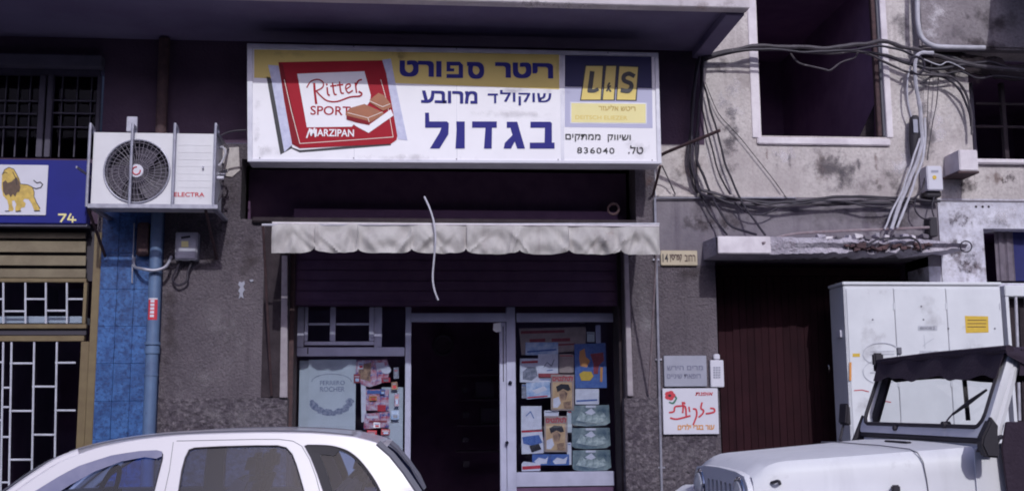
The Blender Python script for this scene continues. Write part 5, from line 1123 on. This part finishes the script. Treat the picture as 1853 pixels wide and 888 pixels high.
for j in range(17):
    t = -1+2*j/16; k = abs(t)**2.6; yy_ = CYm+.50*t
    rws.append([(rt.x-.18, yy_, rt.z+.012-.045*k), (rt.x-.06, yy_, rt.z+.012-.045*k), (rt.x+.035-.04*k, yy_, rt.z-.002-.045*k), (rt.x+.02-.04*k, yy_, rt.z-.018-.045*k), (rt.x-.08, yy_, rt.z-.02-.045*k)])
mk('roof_spoiler', spl.grid(rws), 'car_white', car, solid=.01)
def rear_rows(pc, pe, n=17, pw=2.2):
    return [[(c.x+(e.x-c.x)*abs(-1+2*j/(n-1))**pw, CYm+(CYm-e.y)*(-1+2*j/(n-1)), c.z+(e.z-c.z)*abs(-1+2*j/(n-1))**pw) for j in range(n)] for c, e in zip(pc, pe)]
pc = [P(x, y, CYm) for x, y in ((694,797),(718,818),(742,846),(766,886),(778,920))]; pe = [PI_(*p) for p in ((679,804),(704,826),(728,856),(751,890),(764,920))]
mk('rear_window', MB().grid(rear_rows(pc, pe)), 'tinted', car, solid=0)
for s in (1, -1): mk('rear_window_edge', MB().tube([(e.x+.012, CYm+s*(e.y+.02-CYm), e.z) for e in pe], .030, 6), 'trim_grey', car)
# lower body as a loft of rounded sections
XF, XB = -3.62, P(790, 900, CYm).x+.10
def topz(u):   # shoulder height along the body, u=0 front, 1 rear
    for (a, za), (b, zb__) in zip(PR[:-1], PR[1:]):
        if a <= u <= b: return za+(zb__-za)*(u-a)/(b-a)
PR = [(0,.58),(.03,.68),(.10,.76),(.22,.84),(.30,.90),(.5,.925),(.93,.93),(.97,.90),(1,.80)]
rws = []
for i in range(61):
    u = i/60; x = XF+(XB-XF)*u; zt0 = topz(u)
    endf = min(1, (u/.06)**.5) if u < .06 else (min(1, ((1-u)/.05)**.5) if u > .95 else 1)
    hw_ = (CYm-W0)*(.80+.20*endf)*(1-.05*max(0, .25-u)*4*.5); zb0 = .22+.12*(1-endf)
    row = []
    for (a, b) in ((-1,.0),(-1.0,.25),(-1.01,.5),(-1.012,.75),(-1.0,.94),(-.97,1.0),(-.85,1.012),(-.5,1.03),(0,1.04),(.5,1.03),(.85,1.012),(.97,1.0),(1.0,.94),(1.012,.75),(1.01,.5),(1.0,.25),(1,.0)):
        row.append((x, CYm+hw_*a, zb0+(zt0-zb0)*b))
    rws.append(row)
lb = MB().grid(rws); nn_ = len(rws[0]); lb.f += [tuple(range(nn_)), tuple(range(60*nn_+nn_-1, 60*nn_-1, -1))]
body = mk('body', lb, 'car_white', car)
# open the cabin: dark tray above the belt is inside the greenhouse
mk('cabin_floor', MB().box(-2.3, XB-.5, W0+.08, 2*CYm-W0-.08, .955, .962), 'seat', car)
for (sx, sy) in ((P(405, 850, 6.5).x, 6.52), (P(405, 850, 6.5).x, 7.20), (P(600, 860, 6.5).x, 6.5), (P(600, 860, 6.5).x, 7.2)):
    se = mk('seat', MB().prism([(sx-.06, .96), (sx+.14, .96), (sx+.20, 1.13), (sx+.12, 1.15)], sy-.22, sy+.22), 'seat', car, bevel=.03)
    mk('headrest', MB().prism([(sx+.115, 1.14), (sx+.215, 1.13), (sx+.23, 1.255), (sx+.15, 1.262)], sy-.12, sy+.12), 'seat', se, bevel=.03)
mk('dashboard', MB().prism([(-2.35, .96), (-1.85, .96), (-1.9, 1.02), (-2.3, 1.0)], W0+.1, 2*CYm-W0-.1), 'seat', car, bevel=.02)
mk('steering_wheel', MB().ring((-1.72, 6.5, 1.02), (1, 0, -.35), .18, .014, 28), 'seat', car)
mk('rear_view_mirror', MB().box(-1.75, -1.72, CYm-.11, CYm+.11, 1.2, 1.26), 'seat', car, bevel=.01)
# rain deflector over the front window
df_o = [(63,888),(105,862),(143,842),(202,823),(253,815),(284,813.5),(293,816),(294,824),(283,829),(262,826),(220,834),(172,852),(128,876),(100,894),(80,906)]
mb = MB(); d2 = W2(df_o); mb.add([(x, W0+(z-.93)*.34-.004, z) for x, z in d2], [tuple(range(len(d2)))])
mk('rain_deflector', mb, 'deflector', car, smooth=False, solid=.003)
for s in (1, -1):
    yS = CYm+s*(CYm-W0)
    for (dx, zz_) in ((P(303, 850, 6.1).x, 0), (P(566, 850, 6.1).x, 0)):
        mk('door_seam', MB().tube([(dx-.05*0-.02, yS+(-.004 if s < 0 else .004), .35), (dx-.02, yS+(-.010 if s < 0 else .010), .92)], .003, 4), 'rubber', car)
    mk('door_handle', MB().box(P(300, 900, 6.1).x+.05, P(300, 900, 6.1).x+.2, min(yS, yS+s*.03), max(yS, yS+s*.03), .80, .83), 'trim_grey', car, bevel=.008)
    mk('side_moulding', MB().box(XF+.75, XB-.75, min(yS+s*.005, yS+s*.02), max(yS+s*.005, yS+s*.02), .50, .56), 'trim_grey', car, bevel=.006)
    m1 = mk('door_mirror', MB().box(-2.12, -1.98, min(yS+s*.03, yS+s*.20), max(yS+s*.03, yS+s*.20), .93, 1.04), 'car_white', car, bevel=.03)
    mk('headlight', MB().box(XF-.0, XF+.12, CYm+s*.50-.16, CYm+s*.50+.16, .58, .70), 'lamp_glass', car, bevel=.04)
    mk('tail_light', MB().box(XB-.06, XB+.01, CYm+s*.62-.08, CYm+s*.62+.08, .62, .86), 'red', car, bevel=.02)
# the outer B pillar seams on the near side
mk('pillar_seam', MB().tube([PI_(314, 799)+Vector((0, -.004, 0)), PI_(307, 850)+Vector((0, -.004, 0)), PI_(296, 900)+Vector((0, -.004, 0))], .0022, 4), 'trim_grey', car)
mk('pillar_seam', MB().tube([PI_(*p)+Vector((0, -.004, 0)) for p in ((320,797),(463,794),(505,794),(530,797),(546,806),(560,830),(572,862),(582,900))], .0022, 4), 'trim_grey', car)
for x in (XF+.68, XB-.66):
    for s in (1, -1):
        y0 = CYm+s*(CYm-W0-.17)
        w = mk('wheel', MB().cyl((x, y0, .29), (0, s, 0), .29, .18, 36), 'tyre', car, bevel=.03)
        mk('rim', MB().cyl((x, y0+s*.181, .29), (0, s, 0), .19, .008, 28), 'rim', w)
        mk('wheel_arch', MB().cyl((x, CYm+s*(CYm-W0-.012), .31), (0, s, 0), .345, .016, 36), 'rubber', w)
mk('number_plate', MB().box(XB+.005, XB+.015, CYm-.26, CYm+.26, .55, .66), 'yellow', car)

# ---------------------------------------------------------------- off-road vehicle
jc = 5.78
jp = thing('off_road_vehicle', 'white open off-road vehicle with black soft top parked at the right', 'off-road vehicle', (3.0, jc, 0))
jxf = 1.62; jxc = 2.65; JZ = 1.312
# hood: loft along x, narrow at the front
hr = []
for i in range(25):
    u = i/24; x = jxf+(jxc-jxf)*u; hw_ = .52+.175*u; zt = 1.238+(JZ-1.238)*u; 
    nose = max(0, 1-u/.16); x_ = x+.0
    prof = [(-1.01, -.42), (-1, -.12), (-.992, -.07), (-.972, -.035), (-.93, -.010), (-.6, -.002), (-.3, .002), (0, .003), (.3, .002), (.6, -.002), (.93, -.010), (.972, -.035), (.992, -.07), (1, -.12), (1.01, -.42)]
    hr.append([(x_, jc+hw_*a, zt+b-.065*nose**2.2) for a, b in prof])
hood = mk('hood', MB().grid(hr), 'jeep_white', jp, solid=.012)
hb = MB(); hb.tube([(jxf+.80, jc-(.52+.175*.78)*1.004, 1.02+0), (jxf+.79, jc-.660, 1.15), (jxf+.78, jc-.655, 1.235), (jxf+.765, jc-.635, 1.277), (jxf+.75, jc-.58, 1.292), (jxf+.73, jc-.3, 1.300), (jxf+.73, jc+.3, 1.300), (jxf+.75, jc+.58, 1.292)], .003, 4)
mk('hood_seam', hb, 'trim_grey', hood)
mk('hood_loop', MB().tube(smoothpts([(P(1381,870,5.37).x, jc-.535, P(1381,870,5.37).z), (P(1388,866,5.37).x, jc-.575, P(1388,868,5.37).z+.006), (P(1396,871,5.37).x, jc-.537, P(1396,871,5.37).z)], 4), .008, 6), 'rubber', hood)
mk('cowl', MB().box(jxc, jxc+.22, jc-.70, jc+.70, 1.0, JZ+.004), 'jeep_white', jp, bevel=.02)
mk('cowl_strip', MB().box(jxc+.005, jxc+.05, jc-.70, jc+.70, JZ+.006, JZ+.032), 'rubber', jp, bevel=.006)
mk('cowl_vent', MB().box(jxc-.13, jxc-.10, jc-.22, jc+.05, JZ-.006, JZ+.004), 'rubber', jp, bevel=.003)
# grille
gz1, gz0 = 1.19, .72
slots = [jc+k*.082 for k in (-2.5, -1.5, -.5, .5, 1.5, 2.5)]
def yz_panel(outline, holes, x, th, name, m, par):
    cu = bpy.data.curves.new('tmp', 'CURVE'); cu.dimensions = '2D'; cu.fill_mode = 'BOTH'; cu.extrude = th/2; cu.bevel_depth = .003; cu.bevel_resolution = 1
    for poly in [outline]+holes:
        s = cu.splines.new('POLY'); s.points.add(len(poly)-1); s.use_cyclic_u = True
        for i, (y, z) in enumerate(poly): s.points[i].co = (y, z, 0, 1)
    ob = bpy.data.objects.new('tmp', cu); C.objects.link(ob); me = bpy.data.meshes.new_from_object(ob.evaluated_get(bpy.context.evaluated_depsgraph_get()))
    mb = MB(); mb.add([(x+v.co.z, v.co.x, v.co.y) for v in me.vertices], [tuple(p.vertices) for p in me.polygons])
    bpy.data.objects.remove(ob); bpy.data.curves.remove(cu); bpy.data.meshes.remove(me)
    return mk(name, mb, m, par)
circ = lambda cy, cz, r, n=24: [(cy+r*math.cos(2*math.pi*k/n), cz+r*math.sin(2*math.pi*k/n)) for k in range(n)]
rr_ = lambda y0, y1, z0, z1, r: [(y0+r-r*math.cos(a), z0+r-r*math.sin(a)) for a in (0, .5, 1.07, 1.57)]+[(y1-r+r*math.sin(a), z0+r-r*math.cos(a)) for a in (0, .5, 1.07, 1.57)]+[(y1-r+r*math.cos(a), z1-r+r*math.sin(a)) for a in (0, .5, 1.07, 1.57)]+[(y0+r-r*math.sin(a), z1-r+r*math.cos(a)) for a in (0, .5, 1.07, 1.57)]
gr = yz_panel([(jc-.52,gz0),(jc+.52,gz0),(jc+.52,1.06),(jc+.50,1.12),(jc+.45,1.165),(jc+.3,1.18),(jc,1.185),(jc-.3,1.18),(jc-.45,1.165),(jc-.50,1.12),(jc-.52,1.06)],
   [rr_(y-.024, y+.024, .80, 1.12, .02) for y in slots]+[circ(jc+s*.375, 1.06, .095) for s in (-1, 1)], jxf-.01, .03, 'grille', 'jeep_white', jp)
mk('radiator', MB().box(jxf+.04, jxf+.05, jc-.3, jc+.3, .78, 1.11), 'ac_dark', gr)
for s in (-1, 1):
    h = mk('headlight', MB().tube([(jxf+.05, jc+s*.375, 1.06), (jxf+.0, jc+s*.375, 1.06), (jxf-.045, jc+s*.375, 1.06), (jxf-.062, jc+s*.375, 1.06)], [.085, .09, .078, .03], 28), 'lamp_glass', jp)
    mk('headlight_rim', MB().ring((jxf-.03, jc+s*.375, 1.06), (1, 0, 0), .092, .010, 32), 'chrome', h)
    # fenders
    y0, y1 = sorted((jc+s*.535, jc+s*.80))
    fz = 1.045
    mk('fender', MB().prism([(jxf-.16, .86), (jxf-.12, .98), (jxf-.02, fz), (jxf+.78, fz), (jxf+.95, .78), (jxf+.92, .74), (jxf+.74, fz-.04), (jxf, fz-.04), (jxf-.09, .96), (jxf-.13, .84)], y0, y1), 'jeep_white', jp, bevel=.008)
# tub
mk('tub', MB().box(jxc+.221, jxc+2.1, jc-.72, jc+.72, .55, 1.02), 'jeep_white', jp, bevel=.02)
mk('side_cowl', MB().box(jxc-.02, jxc+.22, jc-.705, jc-.7005, .55, JZ-.02), 'jeep_white', jp) 
mk('hood_side', MB().box(jxf+.03, jxc-.02, jc-.50, jc+.50, .60, .84), 'rubber', jp)
mk('bumper', MB().box(jxf-.32, jxf-.22, jc-.68, jc+.68, .55, .68), 'rubber', jp, bevel=.01)
# windscreen frame, tilted back
wt = 1.745; lean = .17/(wt-JZ)
wy0, wy1 = jc-.735, jc+.735
zA = JZ+.035
def wl_(z): return jxc+.02+(z-JZ)*lean
frame_o = rr_(wy0, wy1, zA, wt, .035)
g0z, g1z = 1.395, 1.70
hole = rr_(wy0+.045, wy1-.03, g0z, g1z, .06)
def tilt(o):
    L = Vector(o['_o'])
    for v in o.data.vertices:
        z = v.co.z+Vector(o.parent['_o']).z; v.co.x += wl_(z)-wl_(zA)
    return o
wfm = tilt(yz_panel(frame_o, [hole], wl_(zA), .035, 'windscreen_frame', 'jeep_white', jp))
loop = [(wl_(z)-.022, y, z) for y, z in hole]; loop.append(loop[0])
mk('windscreen_seal', MB().tube(loop, .011, 6, False), 'rubber', wfm)
mk('glass', MB().add([(wl_(z), y, z) for y, z in hole], [tuple(range(len(hole)))]), 'windshield', wfm, smooth=False)
mk('wiper', MB().tube([(wl_(1.41)-.035, jc-.475, 1.415), (wl_(1.5)-.04, jc-.54, 1.50), (wl_(1.58)-.04, jc-.60, 1.575)], [.008, .011, .006], 6), 'rubber', wfm) if False else None
a_, b_, c_ = P(1726, 748, 5.62), P(1752, 727, 5.5), P(1785, 705, 5.42)
def on_ws(px, py):   # point just in front of the windscreen plane
    Y = 5.5
    for _ in range(6):
        p = P(px, py, Y); xt = wl_(p.z)-.035; Y *= xt/p.x
    return P(px, py, Y)
mk('wiper_blade', MB().tube([on_ws(1724, 749), on_ws(1754, 727), on_ws(1785, 705)], [.006, .011, .006], 6), 'rubber', wfm)
mk('wiper_arm', MB().tube([on_ws(1707, 770), on_ws(1716, 757), on_ws(1726, 746)], .005, 6), 'chrome', wfm)
mk('wiper_motor', MB().cyl(on_ws(1708, 768)+Vector((.03, 0, 0)), (-1, 0, 0), .018, .04, 12), 'rubber', wfm)
mk('washer_nozzle', MB().cyl(on_ws(1618, 774)+Vector((.03, 0, 0)), (-1, 0, 0), .014, .035, 10), 'rubber', wfm)
for s in (-1, 1):
    mk('windscreen_hinge', MB().prism([(jxc-.03, JZ-.03), (jxc+.06, JZ-.03), (jxc+.075, JZ+.09), (jxc+.045, JZ+.13)], *sorted((jc+s*.737, jc+s*.76))), 'rubber', wfm)
    mk('windscreen_post', MB().tube([(wl_(zA)+.03, jc+s*.705, zA-.05), (wl_(wt)+.03, jc+s*.705, wt-.005)], .030, 8), 'jeep_white' if s < 0 else 'rubber', wfm)
for s in (-1, 1):
    for k in range(3): mk('bolt', MB().cyl((jxc+.0+.03*k, jc+s*.762, JZ+.0+.03*k), (0, s, 0), .007, .006, 8), 'chrome', wfm)
    mk('hood_latch', MB().box(jxf+.62, jxf+.66, *sorted((jc+s*.640, jc+s*.662)), 1.02, 1.13), 'rubber', hood, bevel=.006)
for k, (u, w_) in enumerate(((-.45, .02), (.0, .02), (.45, .02))): mk('cowl_bolt', MB().cyl((jxc+.03, jc+u, JZ+.033), (0, 0, 1), .008, .005, 8), 'chrome', jp)
# soft top
sr = []
for i in range(17):
    u = i/16; x = wl_(wt)-.05+(2.15)*u
    sag = .014*math.sin(u*math.pi*3)*(1 if u < .95 else 0)
    row = []
    for (a, b) in ((-1.03,-.10),(-1.035,-.05),(-1.02,-.012),(-.96,.012),(-.5,.016),(0,.018),(.5,.016),(.96,.012),(1.02,-.012),(1.035,-.05),(1.03,-.115)):
        wob = .010*math.sin(u*19+a*4) if abs(b) > .06 else 0
        lowf = 0.78 if u < .03 else 1
        row.append((x, jc+.745*a, wt+.012+b*(.35 if (u < .02 and b < -.02) else 1)+sag*(1-abs(a)*.5)+wob))
    sr.append(row)
top = mk('soft_top', MB().grid(sr), 'soft_top', jp, solid=.006)
mk('header_bow', MB().tube([(wl_(wt)-.03, jc-.76, wt+.012), (wl_(wt)-.03, jc, wt+.018), (wl_(wt)-.03, jc+.76, wt+.012)], .022, 8), 'soft_top', top)
fl = []
for i in range(41):
    u = i/40; y = jc-.738+1.44*u; zl = 1.625+.03*u+.010*math.sin(u*17)-.006*math.sin(u*41)
    fl.append([(wl_(z)-.045-.008*math.sin(u*23+z*9), y, z) for z in (wt+.022, wt-.03, (wt+zl)/2-.02, zl)])
mk('header_flap', MB().grid(fl), 'soft_top', top, solid=.003)
mk('header_clamp', MB().box(wl_(wt)-.06, wl_(wt), jc+.725, jc+.77, wt-.01, wt+.07), 'rubber', top, bevel=.01)
for s in (-1, 1):
    mk('roll_bar', MB().tube([(jxc+1.15, jc+s*.6, .9), (jxc+1.15, jc+s*.6, wt-.05)], .025, 8), 'rubber', jp)
mk('roll_bar', MB().tube([(jxc+1.15, jc-.6, wt-.05), (jxc+1.15, jc+.6, wt-.05)], .025, 8), 'rubber', jp)
# thin post seen through the glass: strap of the far door
mk('door_post', MB().tube([P(1745, 684, 6.5), P(1752, 760, 6.5)], .014, 6), 'rubber', jp)
# near side canvas door and rear curtain
dd = [(jxc+.30,1.0),(jxc+.42,1.36),(jxc+.30,1.60),(jxc+.34,1.70),(jxc+1.2,1.70),(jxc+1.2,.62),(jxc+.32,.62)]
mk('canvas_door', MB().prism([(jxc+.13,.60),(jxc+.09,1.30),(jxc+.12,1.42),(jxc+1.22,1.42),(jxc+1.22,.60)], jc-.752, jc-.74), 'soft_top', jp, bevel=.004)
mk('canvas_door_flap', MB().prism([(jxc+.20,1.635),(jxc+1.22,1.635),(jxc+1.22,1.76),(jxc+.22,1.76)], jc-.758, jc-.752), 'soft_top', jp)
mk('canvas_door_frame', MB().prism([(jxc+.30,1.421),(jxc+.30,1.63),(jxc+1.22,1.63),(jxc+1.22,1.421)], jc-.751, jc-.74), 'soft_top', jp)
mk('rear_curtain', MB().box(jxc+2.05, jxc+2.06, jc-.66, jc+.66, 1.0, wt), 'soft_top', jp)
mk('side_curtain', MB().box(jxc+1.24, jxc+2.05, jc+.66, jc+.67, 1.0, wt), 'soft_top', jp)
for sy in (jc-.33, jc+.33):
    s_ = mk('seat', MB().prism([(jxc+.85, .9), (jxc+1.0, .9), (jxc+1.1, 1.36), (jxc+1.0, 1.38)], sy-.23, sy+.23), 'seat', jp, bevel=.03)
mk('steering_wheel', MB().ring((jxc+.45, jc-.33, 1.24), (1, 0, -.6), .19, .014, 28), 'seat', jp)
# mirrors
mq = [P(*p, 4.95) for p in ((1788,758),(1797,764),(1803,800),(1804,828),(1781,826),(1771,804),(1773,790))]
mm = mk('door_mirror', MB().prism([(p.x, p.z) for p in mq], 4.92, 4.98), 'rubber', jp, bevel=.008)
mk('mirror_arm', MB().tube([P(1790, 795, 4.95), P(1812, 790, 5.05)], .012, 6), 'rubber', mm)
fy = jc+.86
m2 = mk('door_mirror', MB().prism([(P(1522, 740, fy).x, P(1522, 766, fy).z), (P(1532, 740, fy).x, P(1522, 770, fy).z), (P(1532, 740, fy).x, P(1522, 734, fy).z), (P(1526, 740, fy).x, P(1522, 728, fy).z)], fy-.06, fy+.06), 'rubber', jp, bevel=.008)
mk('mirror_arm', MB().tube(smoothpts([P(1519, 792, fy), P(1527, 768, fy), P(1519, 794, fy-.02), P(1535, 806, fy-.08), P(1560, 808, jc+.68)][2:]), .008, 6), 'rubber', m2)
mk('mirror_arm', MB().tube([P(1520, 795, fy-.02), P(1527, 765, fy)], .007, 6), 'rubber', m2)
for x in (jxf+.30, jxf+2.45):
    for s in (-1, 1):
        w = mk('wheel', MB().cyl((x, jc+s*.56, .42), (0, s, 0), .42, .24, 36), 'tyre', jp, bevel=.04)
        mk('rim', MB().cyl((x, jc+s*.802, .42), (0, s, 0), .21, .008, 28), 'rim', w)

for o in bpy.data.objects:
    if '_o' in o: del o['_o']
